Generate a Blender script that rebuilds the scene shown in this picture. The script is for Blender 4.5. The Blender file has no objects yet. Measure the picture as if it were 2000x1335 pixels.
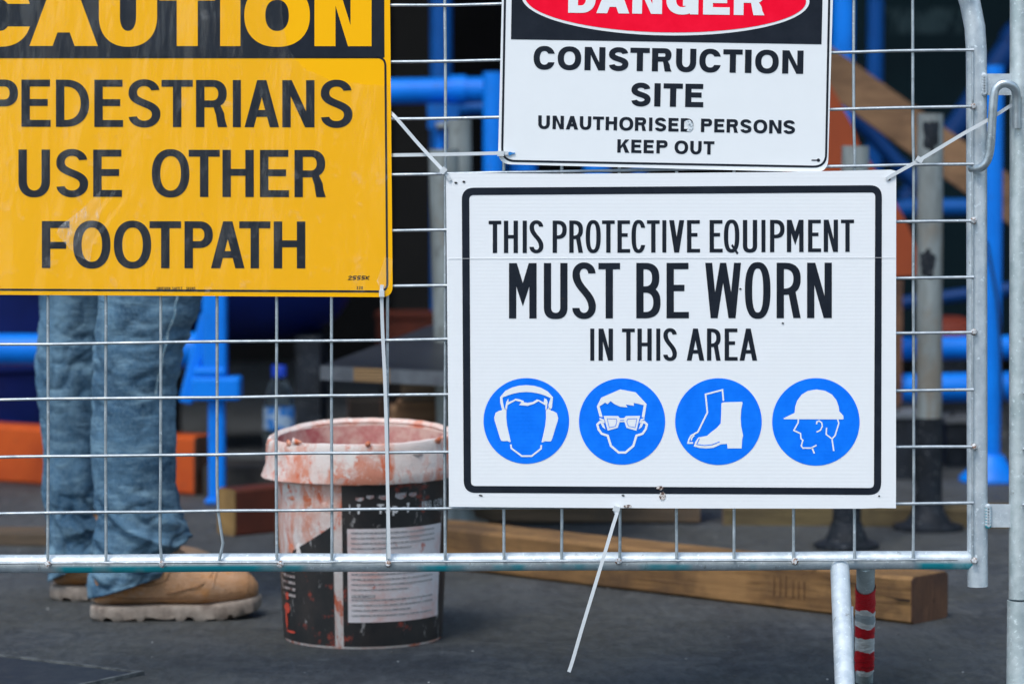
import bpy, math, random
from mathutils import Vector, Matrix, noise
from mathutils.geometry import tessellate_polygon
random.seed(7)
R = math.radians
SC = bpy.context.scene
COL = SC.collection

# ------------------------------------------------------------------ camera
F = 6132.0                 # focal length in photo pixels (2000 wide)
H = 0.77                   # camera height
YH = 285.0                 # horizon row
PITCH = math.atan((667.5 - YH) / F)
cam = bpy.data.cameras.new("camera")
camo = bpy.data.objects.new("camera", cam)
COL.objects.link(camo)
camo.location = (0, 0, H)
camo.rotation_euler = (R(90) - PITCH, 0, 0)
cam.sensor_width = 36.0
cam.lens = F / 2000 * 36
cam.clip_start = 0.05
cam.clip_end = 800
cam.dof.use_dof = True
cam.dof.focus_distance = 4.19
cam.dof.aperture_fstop = 5.0
SC.camera = camo

# ------------------------------------------------------------------ light
SUN_EL, SUN_AZ = R(58), R(205)      # azimuth measured clockwise from +Y
world = bpy.data.worlds.new("World")
SC.world = world
world.use_nodes = True
wn = world.node_tree
for n in list(wn.nodes):
    wn.nodes.remove(n)
sky = wn.nodes.new("ShaderNodeTexSky")
sky.sky_type = 'NISHITA'
sky.sun_disc = False
sky.sun_elevation = SUN_EL
sky.sun_rotation = SUN_AZ
sky.dust_density = 1.5
sky.air_density = 1.0
sky.ozone_density = 1.0
hs = wn.nodes.new("ShaderNodeHueSaturation")
hs.inputs['Saturation'].default_value = 0.89
hs.inputs['Hue'].default_value = 0.485
bg = wn.nodes.new("ShaderNodeBackground")
bg.inputs['Strength'].default_value = 0.13
wo = wn.nodes.new("ShaderNodeOutputWorld")
wn.links.new(sky.outputs[0], hs.inputs['Color'])
wn.links.new(hs.outputs[0], bg.inputs[0])
wn.links.new(bg.outputs[0], wo.inputs[0])
sl = bpy.data.lights.new("sun", 'SUN')
sl.energy = 0.9
sl.angle = R(18)
sl.color = (1.0, 0.95, 0.88)
so = bpy.data.objects.new("sun", sl)
COL.objects.link(so)
sd = Vector((math.sin(SUN_AZ) * math.cos(SUN_EL), math.cos(SUN_AZ) * math.cos(SUN_EL), math.sin(SUN_EL)))
so.rotation_euler = sd.to_track_quat('Z', 'Y').to_euler()
so.location = sd * 20
vs = SC.view_settings
vs.view_transform = 'Standard'
vs.look = 'None'
vs.gamma = 1
vs.exposure = 1.13
vs.use_curve_mapping = False
SC.cycles.max_bounces = 8
SC.cycles.transparent_max_bounces = 12

# ------------------------------------------------------------------ geometry helpers
FWD = Vector((0, math.cos(PITCH), -math.sin(PITCH)))
UPV = Vector((0, math.sin(PITCH), math.cos(PITCH)))
EYE = Vector((0, 0, H))

def ray(px, py):
    return FWD + Vector((1, 0, 0)) * ((px - 1000) / F) + UPV * ((667.5 - py) / F)

def at(px, py, Y):
    """point of the vertical plane y = Y"""
    d = ray(px, py)
    return EYE + d * (Y / d.y)

def gr(px, py, z=0.0):
    """point of the level z"""
    d = ray(px, py)
    return EYE + d * ((z - H) / d.z)

def pm(Y):
    return Y / F

class MB:
    def __init__(self):
        self.v = []
        self.f = []

    def add(self, vs_, fs_):
        b = len(self.v)
        self.v += [Vector(p) for p in vs_]
        self.f += [tuple(b + i for i in f) for f in fs_]
        return self

    def box(self, c, s, rot=None):
        c = Vector(c)
        m = rot if rot is not None else Matrix.Identity(3)
        vs_ = []
        for i in range(8):
            p = Vector(((i & 1) - .5, ((i >> 1) & 1) - .5, ((i >> 2) & 1) - .5))
            vs_.append(c + m @ Vector((p.x * s[0], p.y * s[1], p.z * s[2])))
        return self.add(vs_, [(0, 2, 3, 1), (4, 5, 7, 6), (0, 1, 5, 4), (2, 6, 7, 3), (0, 4, 6, 2), (1, 3, 7, 5)])

    def beam(self, a, b, w, h, rough=0.0):
        """timber or bar from a to b (centre line), w across, h up, with eased long edges"""
        a, b = Vector(a), Vector(b)
        t = (b - a).normalized()
        up = Vector((0, 0, 1))
        if abs(t.z) > .9:
            up = Vector((0, 1, 0))
        s = t.cross(up).normalized()
        u = s.cross(t).normalized()
        e = min(w, h) * .07
        prof = [(-w/2+e, -h/2), (w/2-e, -h/2), (w/2, -h/2+e), (w/2, h/2-e), (w/2-e, h/2), (-w/2+e, h/2), (-w/2, h/2-e), (-w/2, -h/2+e)]
        n = max(2, int((b - a).length / .06))
        rings = []
        for k in range(n + 1):
            c = a.lerp(b, k / n)
            rr = []
            for (x, y) in prof:
                p = c + s * x + u * y
                if rough:
                    p += Vector((noise.noise(p * 14), noise.noise(p * 14 + Vector((9, 2, 1))), noise.noise(p * 11 + Vector((3, 5, 7))))) * rough
                rr.append(p)
            rings.append(rr)
        return self.loft(rings, True)

    def loft(self, rings, caps=True, closed=True):
        n = len(rings[0])
        vs_ = [p for r in rings for p in r]
        fs_ = []
        for k in range(len(rings) - 1):
            for i in range(n if closed else n - 1):
                j = (i + 1) % n
                fs_.append((k*n+i, k*n+j, (k+1)*n+j, (k+1)*n+i))
        if caps:
            fs_.append(tuple(reversed(range(n))))
            fs_.append(tuple((len(rings)-1)*n + i for i in range(n)))
        return self.add(vs_, fs_)

    def tube(self, path, r, seg=20, caps=True, hollow=False):
        path = [Vector(p) for p in path]
        rs = r if isinstance(r, (list, tuple)) else [r] * len(path)
        t0 = (path[1] - path[0]).normalized()
        ref = Vector((0, 0, 1)) if abs(t0.z) < .9 else Vector((1, 0, 0))
        s = t0.cross(ref).normalized()
        rings = []
        for k, p in enumerate(path):
            if k == 0:
                t = t0
            elif k == len(path) - 1:
                t = (path[k] - path[k-1]).normalized()
            else:
                t = ((path[k+1] - p).normalized() + (p - path[k-1]).normalized()).normalized()
            s = (s - t * s.dot(t)).normalized()
            u = t.cross(s)
            rings.append([p + (s * math.cos(a) + u * math.sin(a)) * rs[k] for a in [2*math.pi*i/seg for i in range(seg)]])
        if hollow:      # an open pipe end: fold the wall inwards at both ends
            def inner(ring, c, d, dep):
                return [c + (q - c) * .84 + d * dep for q in ring]
            d0 = (path[1] - path[0]).normalized(); d1 = (path[-2] - path[-1]).normalized()
            rings = [inner(rings[0], path[0], d0, .05), inner(rings[0], path[0], d0, 0)] + rings + [inner(rings[-1], path[-1], d1, 0), inner(rings[-1], path[-1], d1, .05)]
        return self.loft(rings, caps)

    def ribbon(self, path, w, th):
        """flat strap whose wide side faces the viewer's side of the fence"""
        path = [Vector(p) for p in path]
        rings = []
        for k, p in enumerate(path):
            a = path[max(0, k-1)]; b = path[min(len(path)-1, k+1)]
            t = (b - a).normalized()
            s = t.cross(Vector((0, 1, 0))).normalized()
            u = s.cross(t).normalized()
            rings.append([p + s*w/2 + u*th/2, p - s*w/2 + u*th/2, p - s*w/2 - u*th/2, p + s*w/2 - u*th/2])
        return self.loft(rings, True)

    def lathe(self, prof, c, seg=64, jitter=None):
        c = Vector(c)
        rings = []
        for (r, z) in prof:
            ring = []
            for i in range(seg):
                a = 2*math.pi*i/seg
                rr, zz = (r, z) if jitter is None else jitter(r, z, a)
                ring.append(c + Vector((rr*math.cos(a), rr*math.sin(a), zz)))
            rings.append(ring)
        return self.loft(rings, False)

    def flat(self, loops):
        tri = tessellate_polygon([[Vector(p) for p in l] for l in loops])
        pts = [p for l in loops for p in l]
        return self.add(pts, [tuple(t) for t in tri])

    def prism(self, poly, off):
        """solid with the outline poly (3-D points) swept by the vector off"""
        n = len(poly)
        off = Vector(off)
        tri = tessellate_polygon([[Vector(p) for p in poly]])
        pts = [Vector(p) for p in poly] + [Vector(p) + off for p in poly]
        fs_ = [tuple(t) for t in tri] + [tuple(n + i for i in reversed(t)) for t in tri]
        fs_ += [(i, (i+1) % n, n + (i+1) % n, n + i) for i in range(n)]
        return self.add(pts, fs_)

    def build(self, name, mat, parent=None, loc=None, smooth=True, angle=.7):
        org = Vector(loc) if loc is not None else Vector((0, 0, 0))
        q = parent
        while q is not None:
            org = org + q.location
            q = q.parent
        me = bpy.data.meshes.new(name)
        me.from_pydata([p - org for p in self.v], [], self.f)
        me.validate()
        if mat is not None:
            me.materials.append(mat)
        if smooth:
            for p in me.polygons:
                p.use_smooth = True
            me.set_sharp_from_angle(angle=angle)
        o = bpy.data.objects.new(name, me)
        COL.objects.link(o)
        if parent is not None:
            o.parent = parent
        if loc is not None:
            o.location = loc
        return o

def tag(o, label=None, cat=None, group=None, kind=None):
    if label: o['label'] = label
    if cat: o['category'] = cat
    if group: o['group'] = group
    if kind: o['kind'] = kind
    return o

def thing(name, loc, label, cat, group=None):
    o = bpy.data.objects.new(name, None)
    o.empty_display_size = .1
    COL.objects.link(o)
    o.location = loc
    return tag(o, label, cat, group)

def fix_normals(o):
    import bmesh
    bm = bmesh.new(); bm.from_mesh(o.data)
    bmesh.ops.recalc_face_normals(bm, faces=bm.faces)
    bm.to_mesh(o.data); bm.free()
    return o

# ------------------------------------------------------------------ materials
class NT:
    def __init__(self, name):
        self.m = bpy.data.materials.new(name)
        self.m.use_nodes = True
        self.t = self.m.node_tree
        self.b = self.t.nodes['Principled BSDF']
        self.co = self.t.nodes.new("ShaderNodeTexCoord")

    def link(self, a, b):
        self.t.links.new(a, b)

    def mapped(self, scale=(1, 1, 1), rot=(0, 0, 0), loc=(0, 0, 0)):
        mp = self.t.nodes.new("ShaderNodeMapping")
        mp.inputs['Scale'].default_value = scale
        mp.inputs['Rotation'].default_value = rot
        mp.inputs['Location'].default_value = loc
        self.link(self.co.outputs['Object'], mp.inputs['Vector'])
        return mp.outputs[0]

    def noise(self, scale, detail=4, rough=.55, vec=None, dist=0.0):
        n = self.t.nodes.new("ShaderNodeTexNoise")
        n.inputs['Scale'].default_value = scale
        n.inputs['Detail'].default_value = detail
        n.inputs['Roughness'].default_value = rough
        n.inputs['Distortion'].default_value = dist
        self.link(vec if vec is not None else self.co.outputs['Object'], n.inputs['Vector'])
        return n.outputs['Fac']

    def ramp(self, fac, lo, hi, c0=(0, 0, 0), c1=(1, 1, 1)):
        r = self.t.nodes.new("ShaderNodeValToRGB")
        r.color_ramp.elements[0].position = lo
        r.color_ramp.elements[1].position = hi
        r.color_ramp.elements[0].color = (*c0, 1)
        r.color_ramp.elements[1].color = (*c1, 1)
        self.link(fac, r.inputs[0])
        return r.outputs[0]

    def mix(self, fac, a, b, mode='MIX'):
        n = self.t.nodes.new("ShaderNodeMix")
        n.data_type = 'RGBA'
        n.blend_type = mode
        for sock, val in ((n.inputs[0], fac), (n.inputs[6], a), (n.inputs[7], b)):
            if isinstance(val, (int, float)):
                sock.default_value = val
            elif isinstance(val, tuple):
                sock.default_value = (*val, 1)
            else:
                self.link(val, sock)
        return n.outputs[2]

    def math(self, op, a, b=0.0):
        n = self.t.nodes.new("ShaderNodeMath")
        n.operation = op
        for sock, val in ((n.inputs[0], a), (n.inputs[1], b)):
            if isinstance(val, (int, float)):
                sock.default_value = val
            else:
                self.link(val, sock)
        return n.outputs[0]

    def xyz(self):
        s = self.t.nodes.new("ShaderNodeSeparateXYZ")
        self.link(self.co.outputs['Object'], s.inputs[0])
        return s.outputs

    def bump(self, h, strength=.3, dist=.01):
        n = self.t.nodes.new("ShaderNodeBump")
        n.inputs['Strength'].default_value = strength
        n.inputs['Distance'].default_value = dist
        self.link(h, n.inputs['Height'])
        self.link(n.outputs[0], self.b.inputs['Normal'])

    def set(self, col=None, rough=.5, metal=0.0, spec=.5, coat=0.0, coat_rough=.1):
        if col is not None:
            if isinstance(col, tuple):
                self.b.inputs['Base Color'].default_value = (*col, 1)
            else:
                self.link(col, self.b.inputs['Base Color'])
        if isinstance(rough, (int, float)):
            self.b.inputs['Roughness'].default_value = rough
        else:
            self.link(rough, self.b.inputs['Roughness'])
        self.b.inputs['Metallic'].default_value = metal
        self.b.inputs['Specular IOR Level'].default_value = spec
        self.b.inputs['Coat Weight'].default_value = coat
        self.b.inputs['Coat Roughness'].default_value = coat_rough
        return self

def paint(name, c, dark=None, scale=9, rough=.5, chips=None, chip_at=.66, spec=.22, metal=0.0, bumpy=.08):
    t = NT(name)
    dark = dark or tuple(x * .72 for x in c)
    n = t.noise(scale, 6, .6)
    col = t.mix(t.ramp(n, .35, .68), c, dark)
    if chips:
        f = t.ramp(t.noise(scale * 9, 5, .7), chip_at, chip_at + .04)
        col = t.mix(f, col, chips)
    t.set(col, rough, metal, spec)
    t.bump(t.noise(scale * 20, 3), bumpy, .004)
    return t.m

M = {}

def galv(name, light, dark, teal=False, metal=.55, grime=(.16, .15, .13)):
    t = NT(name)
    v = t.mapped((1, 1, 1))
    col = t.mix(t.ramp(t.noise(38, 6, .65, v), .38, .64), light, dark)
    sp = t.noise(160, 3, .6, v)
    col = t.mix(t.ramp(sp, .60, .72), col, tuple(min(1, x * 1.25) for x in light))
    gm = t.ramp(t.noise(55, 6, .75, t.mapped((1, 1, .35))), .63, .70)
    col = t.mix(t.math('MULTIPLY', gm, .75), col, grime)
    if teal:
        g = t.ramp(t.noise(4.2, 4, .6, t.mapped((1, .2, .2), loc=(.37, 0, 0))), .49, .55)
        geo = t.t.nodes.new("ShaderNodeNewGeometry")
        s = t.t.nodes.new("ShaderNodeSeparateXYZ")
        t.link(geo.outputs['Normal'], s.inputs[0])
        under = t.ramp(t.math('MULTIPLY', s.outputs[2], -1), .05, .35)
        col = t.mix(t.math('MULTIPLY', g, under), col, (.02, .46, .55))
    t.set(col, t.ramp(t.noise(70, 4), .3, .7, (.34,)*3, (.52,)*3), metal, .5)
    t.bump(t.noise(120, 4, .6), .10, .003)
    return t.m

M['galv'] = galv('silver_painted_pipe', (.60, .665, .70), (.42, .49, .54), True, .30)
M['galv_post'] = galv('galvanised_pipe', (.58, .65, .66), (.40, .48, .49), metal=.4)
M['wire'] = galv('galvanised_wire', (.47, .52, .55), (.30, .35, .38), metal=.6)
M['hook'] = galv('galvanised_rod', (.52, .58, .61), (.34, .40, .43), metal=.75)
M['prop'] = galv('old_galvanised_tube', (.27, .30, .29), (.19, .20, .19), metal=.25, grime=(.12, .09, .06))
def prop_mat():
    t = NT('old_galvanised_tube')
    col = t.mix(t.ramp(t.noise(22, 6, .65, t.mapped((1, 1, .25))), .38, .64), (.27, .31, .31), (.15, .165, .16))
    br = t.ramp(t.noise(13, 6, .7, t.mapped((1, 1, .35), loc=(2, 0, 1))), .50, .62)
    col = t.mix(t.math('MULTIPLY', br, .65), col, (.20, .155, .105))
    dk = t.ramp(t.noise(48, 6, .75, t.mapped((1, 1, .5))), .60, .68)
    col = t.mix(t.math('MULTIPLY', dk, .7), col, (.06, .06, .058))
    t.set(col, .6, .15, .4)
    t.bump(t.noise(90, 5), .3, .003)
    return t.m
M['prop'] = prop_mat()
M['prop_dark'] = paint('blackened_tube', (.014, .019, .027), (.006, .008, .011), 16, .6, (.12, .13, .14), .60)
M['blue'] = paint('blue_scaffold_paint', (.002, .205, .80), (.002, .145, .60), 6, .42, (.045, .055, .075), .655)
M['blue_dull'] = paint('dimmed_blue_paint', (.003, .115, .44), (.002, .075, .30), 5, .5, (.05, .06, .08), .68)  # dimmer light on deeper tubes put into the blue; chips are wear
M['navy'] = paint('navy_plastic', (.003, .013, .12), (.002, .008, .07), 5, .5)
M['orange'] = paint('orange_timber_paint', (.52, .085, .012), (.36, .05, .010), 7, .6, (.16, .07, .03), .64)
M['rust'] = paint('rust_red_paint', (.115, .026, .014), (.065, .018, .011), 9, .65, (.2, .1, .06), .68)
M['black_rubber'] = paint('black_rubber', (.012, .012, .013), None, 20, .6)

def wood(name, a, b, c, axis, scale=16, dirt=.5):
    t = NT(name)
    st = {'x': (.05, 1, 1), 'y': (1, .05, 1), 'z': (1, 1, .05)}[axis]
    v = t.mapped(st)
    g = t.noise(scale * 2.6, 7, .72, v, 1.2)
    col = t.mix(t.ramp(g, .40, .62), a, b)
    fine = t.noise(scale * 11, 4, .7, v, .4)
    col = t.mix(t.math('MULTIPLY', t.ramp(fine, .48, .66), .55), col, tuple(x * .55 for x in b))
    g2 = t.noise(scale * .5, 6, .65)
    col = t.mix(t.math('MULTIPLY', t.ramp(g2, .45, .62), dirt), col, c)
    gold = t.ramp(t.noise(scale * .32, 4, .6, t.mapped(loc=(4, 2, 1))), .54, .64)
    col = t.mix(t.math('MULTIPLY', gold, .5), col, tuple(min(1, x * 1.35) for x in a))
    cr = t.ramp(t.noise(scale * 1.3, 5, .6, t.mapped(tuple(.03 if q < 1 else 1.6 for q in st), loc=(1, 3, 2))), .66, .685)
    col = t.mix(t.math('MULTIPLY', cr, .85), col, tuple(x * .16 for x in b))
    sp = t.ramp(t.noise(scale * 2.4, 4, .6), .67, .72)
    col = t.mix(t.math('MULTIPLY', sp, .7), col, tuple(x * .25 for x in b))
    t.set(col, .8, 0, .25)
    t.bump(t.math('ADD', g, t.math('MULTIPLY', fine, .6)), .45, .005)
    return t.m

# ------------------------------------------------------------------ setting: ground, building
def asphalt():
    t = NT('asphalt')
    grit = t.noise(140, 5, .8)
    mid = t.noise(21, 7, .7)
    big = t.noise(1.9, 5, .6)
    col = t.mix(t.ramp(grit, .36, .64), (.016, .020, .025), (.080, .090, .099))
    col = t.mix(t.math('MULTIPLY', t.ramp(mid, .44, .62), .75), col, (.096, .102, .104))
    drk = t.ramp(t.noise(6.5, 7, .72, t.mapped((1, .45, 1))), .47, .58)
    col = t.mix(t.math('MULTIPLY', drk, .6), col, (.023, .027, .033))
    pal = t.ramp(t.noise(3.4, 6, .65, t.mapped((1, .5, 1), loc=(7, 1, 0))), .48, .62)
    col = t.mix(t.math('MULTIPLY', pal, .6), col, (.088, .098, .108))
    col = t.mix(t.math('MULTIPLY', t.ramp(big, .42, .58), .5), col, (.064, .066, .055))
    for (ang, loc, sc_, w_) in ((62, 0, 9, .662), (-24, 3, 7, .672), (12, 8, 13, .668)):
        sc = t.ramp(t.noise(sc_, 5, .72, t.mapped((1, .05, 1), (0, 0, R(ang)), (loc, 0, 0))), w_, w_ + .025)
        col = t.mix(t.math('MULTIPLY', sc, .5), col, (.16, .165, .17))
    lump = t.noise(75, 6, .72, t.mapped((1, .22, 1)))
    col = t.mix(t.math('MULTIPLY', t.ramp(lump, .46, .66), .42), col, (.088, .100, .112))
    col = t.mix(t.math('MULTIPLY', t.ramp(t.noise(60, 6, .72, t.mapped((1, .22, 1), loc=(5, 5, 0))), .48, .64), .45), col, (.020, .025, .032))
    dust = t.ramp(t.noise(34, 6, .75, t.mapped(loc=(2, 5, 0))), .60, .72)
    col = t.mix(t.math('MULTIPLY', dust, .5), col, (.15, .15, .145))
    t.set(col, t.ramp(mid, .4, .65, (.62,)*3, (.85,)*3), 0, .35)
    t.bump(t.math('ADD', grit, t.math('MULTIPLY', mid, 1.2)), .7, .005)
    return t.m

g = MB().add([(-150, -150, 0), (150, -150, 0), (150, 150, 0), (-150, 150, 0)], [(0, 1, 2, 3)]).build('ground', asphalt(), smooth=False)
tag(g, kind='structure')
gm_ = MB()
for k in range(70):
    c = gr(random.uniform(-100, 2100), random.uniform(960, 1380))
    r_ = random.uniform(.0009, .0024) * (1.8 if k % 19 == 0 else 1)
    rings = []
    for i in range(1, 4):
        th = math.pi*i/4
        rings.append([c + Vector((r_*math.sin(th)*math.cos(q)*random.uniform(.7, 1.3), r_*math.sin(th)*math.sin(q)*random.uniform(.7, 1.3), r_*.6 + r_*.7*math.cos(th))) for q in [2*math.pi*j/6 for j in range(6)]])
    gm_.loft(rings, True)
t = NT('pale_grit'); t.set(t.mix(t.ramp(t.noise(9, 2), .45, .6), (.34, .35, .35), (.10, .10, .10)), .8)
tag(gm_.build('grit', t.m), 'loose pale grit scattered over the dark asphalt', 'grit', kind='stuff')

M['wall'] = paint('shade_toned_wall', (.010, .009, .009), (.006, .005, .005), 2, .9, spec=.15)  # interior shade put into a near-black wall colour
M['soffit'] = paint('shade_toned_soffit', (.02, .02, .02), None, 3, .9, spec=.1)
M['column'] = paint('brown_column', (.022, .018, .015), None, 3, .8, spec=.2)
bld = thing('building', (0, 11.2, 0), 'building shell behind the scaffold gear, shade put into near-black colours, soffit added against the sky', 'building')
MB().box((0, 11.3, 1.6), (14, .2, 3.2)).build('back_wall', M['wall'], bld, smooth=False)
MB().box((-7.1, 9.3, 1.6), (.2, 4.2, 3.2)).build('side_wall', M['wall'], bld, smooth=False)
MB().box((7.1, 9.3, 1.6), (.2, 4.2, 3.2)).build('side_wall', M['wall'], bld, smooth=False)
MB().box((0, 9.35, 3.32), (14.4, 4.3, .22)).build('soffit', M['soffit'], bld, smooth=False)  # soffit and side walls, out of view, added to block the sky
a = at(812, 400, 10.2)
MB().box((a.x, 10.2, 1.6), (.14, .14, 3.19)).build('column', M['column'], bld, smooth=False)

def hoarding_mat():
    t = NT('dark_green_hoarding')
    x, y, z = t.xyz()
    col = t.mix(t.ramp(t.noise(2.2, 4), .4, .65), (.004, .020, .024), (.002, .011, .016))
    ink = t.ramp(t.noise(26, 3, .6, t.mapped((1.6, 1, .5))), .47, .56)
    band = t.math('MULTIPLY', t.math('LESS_THAN', t.math('ABSOLUTE', t.math('SUBTRACT', z, 1.165)), .040),
                  t.math('LESS_THAN', t.math('ABSOLUTE', t.math('SUBTRACT', x, -.06)), .17))
    col = t.mix(t.math('MULTIPLY', ink, t.math('MULTIPLY', band, .8)), col, (.05, .08, .085))
    t.set(col, .7, 0, .2)
    return t.m
a = at(1835, 300, 10.0); b = at(1668, 300, 10.0)
hd = MB().box((a.x + .9, 10.0, .62 + .75), (2.4, .04, 2.5)).build('hoarding', hoarding_mat(), None, loc=(a.x, 10.0, 0), smooth=False)
tag(hd, 'dark green hoarding panel with a faded grey print, behind the scaffold tubes', 'hoarding')

# unseen building added behind the camera, to darken what signs and film mirror
M['facade'] = paint('added_concrete_facade', (.34, .34, .33), None, 1.2, .8, spec=.3)
t = NT('window_glass_dark'); t.set((.03, .04, .05), .1)
op = thing('building', (4.3, -14, 0), 'unseen concrete building added behind the camera for the signs to reflect', 'building')
MB().box((4.3, -14.2, 4.2), (15.5, .4, 8.4)).build('wall', M['facade'], op, smooth=False)
MB().box((4.3, -14.0, 8.5), (15.7, 1.0, .2)).build('roof', M['facade'], op, smooth=False)
for i in range(5):
    for k in range(2):
        f_ = MB().box((-1.6 + 2.95*i, -13.99, 3.6 + 2.6*k), (1.5, .06, 1.5)).build('window', t.m, op, smooth=False)
        MB().box((-1.6 + 2.95*i, -13.95, 2.82 + 2.6*k), (1.6, .12, .06)).build('sill', M['facade'], f_, smooth=False)

# pit cover set in the asphalt at the lower left
c0 = gr(282, 1312, .004); ua = (gr(0, 1278, .004) - c0).normalized(); ub = Vector((ua.y, -ua.x, 0))
if ub.y > 0: ub = -ub
pc = thing('pit_cover', c0, 'flat square metal pit cover set flush in the dark asphalt', 'pit cover')
t = NT('pit_cover_steel'); t.set(t.mix(t.ramp(t.noise(30, 5), .4, .65), (.024, .030, .042), (.04, .046, .055)), .6, .2); t.bump(t.noise(150), .3, .003)
MB().prism([c0 + ua*.012 + ub*.012, c0 + ua*.62 + ub*.012, c0 + ua*.62 + ub*.62, c0 + ua*.012 + ub*.62], (0, 0, -.03)).build('plate', t.m, pc, smooth=False)
t = NT('pit_frame_steel'); t.set(t.mix(t.ramp(t.noise(40, 5), .4, .6), (.13, .14, .14), (.05, .055, .06)), .6, .1)
m = MB()
for (p, q, r_, s_) in ((0, .632, 0, .008), (0, .632, .624, .632), (0, .008, .008, .624), (.624, .632, .008, .624)):
    m.prism([c0 + ua*p + ub*r_ + Vector((0, 0, .002)), c0 + ua*q + ub*r_ + Vector((0, 0, .002)), c0 + ua*q + ub*s_ + Vector((0, 0, .002)), c0 + ua*p + ub*s_ + Vector((0, 0, .002))], (0, 0, -.03))
m.build('rim', t.m, pc, smooth=False)

# ------------------------------------------------------------------ mesh barrier (the near fence)
YF = 4.2                  # plane of the mesh
PX = pm(YF)               # metres per photo pixel on the fence
YT = YF + .0155           # centre of the frame tubes, just behind the mesh
fence = thing('mesh_barrier', (at(400, 1400, YF).x, YF, 0), 'silver welded mesh barrier across the whole view, carrying the three signs', 'barrier')

def py_rail(x):
    return 1100 - 7 * x / 1890

rail_l, rail_r = -1290, 1908
m = MB().tube([at(x, py_rail(x) + .7*math.sin(x*.01), YT) for x in range(rail_l, rail_r + 1, 41)] , .0125, 24)
m.build('bottom_rail', M['galv'], fence)
# uprights and bent top rail: one bent tube, with the lower ends running past the bottom rail
RB = 360
def post_path():
    pts = [(1909.5, 1144), (1909, 1100), (1908, 700), (1907.5, 400), (1907, 100)]
    for k in range(1, 13):
        an = R(90) * k / 12
        pts.append((1907 - RB + RB*math.cos(an), 100 - RB*math.sin(an)))
    for x in range(1400, -931, -100):
        pts.append((x, -260))
    for k in range(0, 13):
        an = R(90) + R(90) * k / 12
        pts.append((-931 + RB*math.cos(an), 100 - RB*math.sin(an)))
    pts += [(-1291, 400), (-1291, 800), (-1291, 1160)]
    return [at(x, y, YT) for (x, y) in pts]
MB().tube(post_path(), .0140, 24, hollow=True).build('frame_tube', M['galv'], fence)
# mesh of wires
vx = [-1130, -1017, -904, -791, -678, -565, -452, -339, -226, -130, -18, 94, 207, 314, 424, 540, 648, 757, 869, 984, 1097, 1210, 1321, 1434, 1550, 1669, 1784]
hy = [(-222, -248), (-103, -128), (10, -13), (120, 97), (231, 208), (340, 320), (449, 431), (557, 541), (662, 648), (770, 761), (882, 871), (992, 981)]
wm = MB()
WR = .0021
def vtop(x):
    if x > 1547: return 100 - math.sqrt(max(0, RB**2 - (x - 1547)**2))
    if x < -931: return 100 - math.sqrt(max(0, RB**2 - (x + 931)**2))
    return -260
for i, x in enumerate(vx):
    bends = {314: [(1000, 2.5), (1020, -3.5), (1052, -3), (1085, 2)], 424: [(940, 0), (1000, 2), (1052, 8), (1090, 3)]}.get(x, [])
    ys = list(range(int(vtop(x)), 1100, 60)) + [py_rail(x)]
    pts = []
    for y in ys:
        dx = 1.6*noise.noise(Vector((x*.05, y*.004, 3)))
        for (by, bd) in bends:
            if abs(y - by) < 31: dx += bd
        pts.append(at(x + dx + (-1.5 if (x > 1600 and y < 300) else 0), y, YF - .001))
    wm.tube(pts, WR, 8)
for i, (a_, b_) in enumerate(hy):
    pts = []
    for x in list(range(-1288, 1900, 66)) + [1902]:
        y = a_ + (b_ - a_) * (x - 868) / 1032 if x > 868 else a_ - (x - 868) * .0115
        y += 1.5*noise.noise(Vector((x*.006, i*3.7, 1)))
        pts.append(at(x, y, YF - .001 - 2*WR*.9))
    wm.tube(pts, WR, 8)
# edge wires lying along the bottom rail and the right upright
wm.tube([at(x, py_rail(x) - 1 + .8*noise.noise(Vector((x*.02, 0, 8))), YF - .003) for x in range(rail_l, 1905, 40)], WR*.8, 8)
wm.tube([at(1899.5, y, YF - .003) for y in range(90, 1096, 50)], WR*.7, 8)
wm.build('wire_mesh', M['wire'], fence)
# weld blobs
t = NT('rusty_weld'); t.set(t.mix(t.ramp(t.noise(260, 4), .5, .62), (.52, .54, .55), (.20, .09, .04)), .6, .3); t.bump(t.noise(300), .4, .002)
for (x, y) in [(1901, 208), (1901, 431), (1902, 648), (1902, 872), (1903, 1094), (94, 1101), (316, 1101), (548, 1101), (758, 1100), (1208, 1096), (1552, 1096)]:
    wb = MB()
    c = at(x, y, YF - .003)
    rings = []
    for k in range(1, 6):
        th = math.pi * k / 6
        rings.append([c + Vector((.0050*math.sin(th)*math.cos(q), .005*math.cos(th), .0050*math.sin(th)*math.sin(q))) * (1 + .35*noise.noise(c*90 + Vector((q, k, 0)))) for q in [2*math.pi*j/10 for j in range(10)]])
    wb.loft(rings, True)
    wb.build('weld', t.m, fence)
# legs
def leg(top, foot, r, mat, parent, r2=None):
    return MB().tube([top, top.lerp(foot, .5), foot], [r, r, r2 or r], 22).build('leg', mat, parent)
ft = gr(1656, 1478); ft.z = .0
leg(at(1640, 1098, YT), Vector((ft.x, ft.y, 0)), .0130, M['galv'], fence)
MB().beam(at(1663, 1190, YT + .01), Vector((ft.x + .012, ft.y + .06, .004)), .005, .012).build('leg_brace', M['galv'], fence)
foot = gr(1688, 1331)
top = at(1691, 1100, YT + .006)
lg = leg(top, foot, .0125, M['galv_post'], fence)
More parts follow.
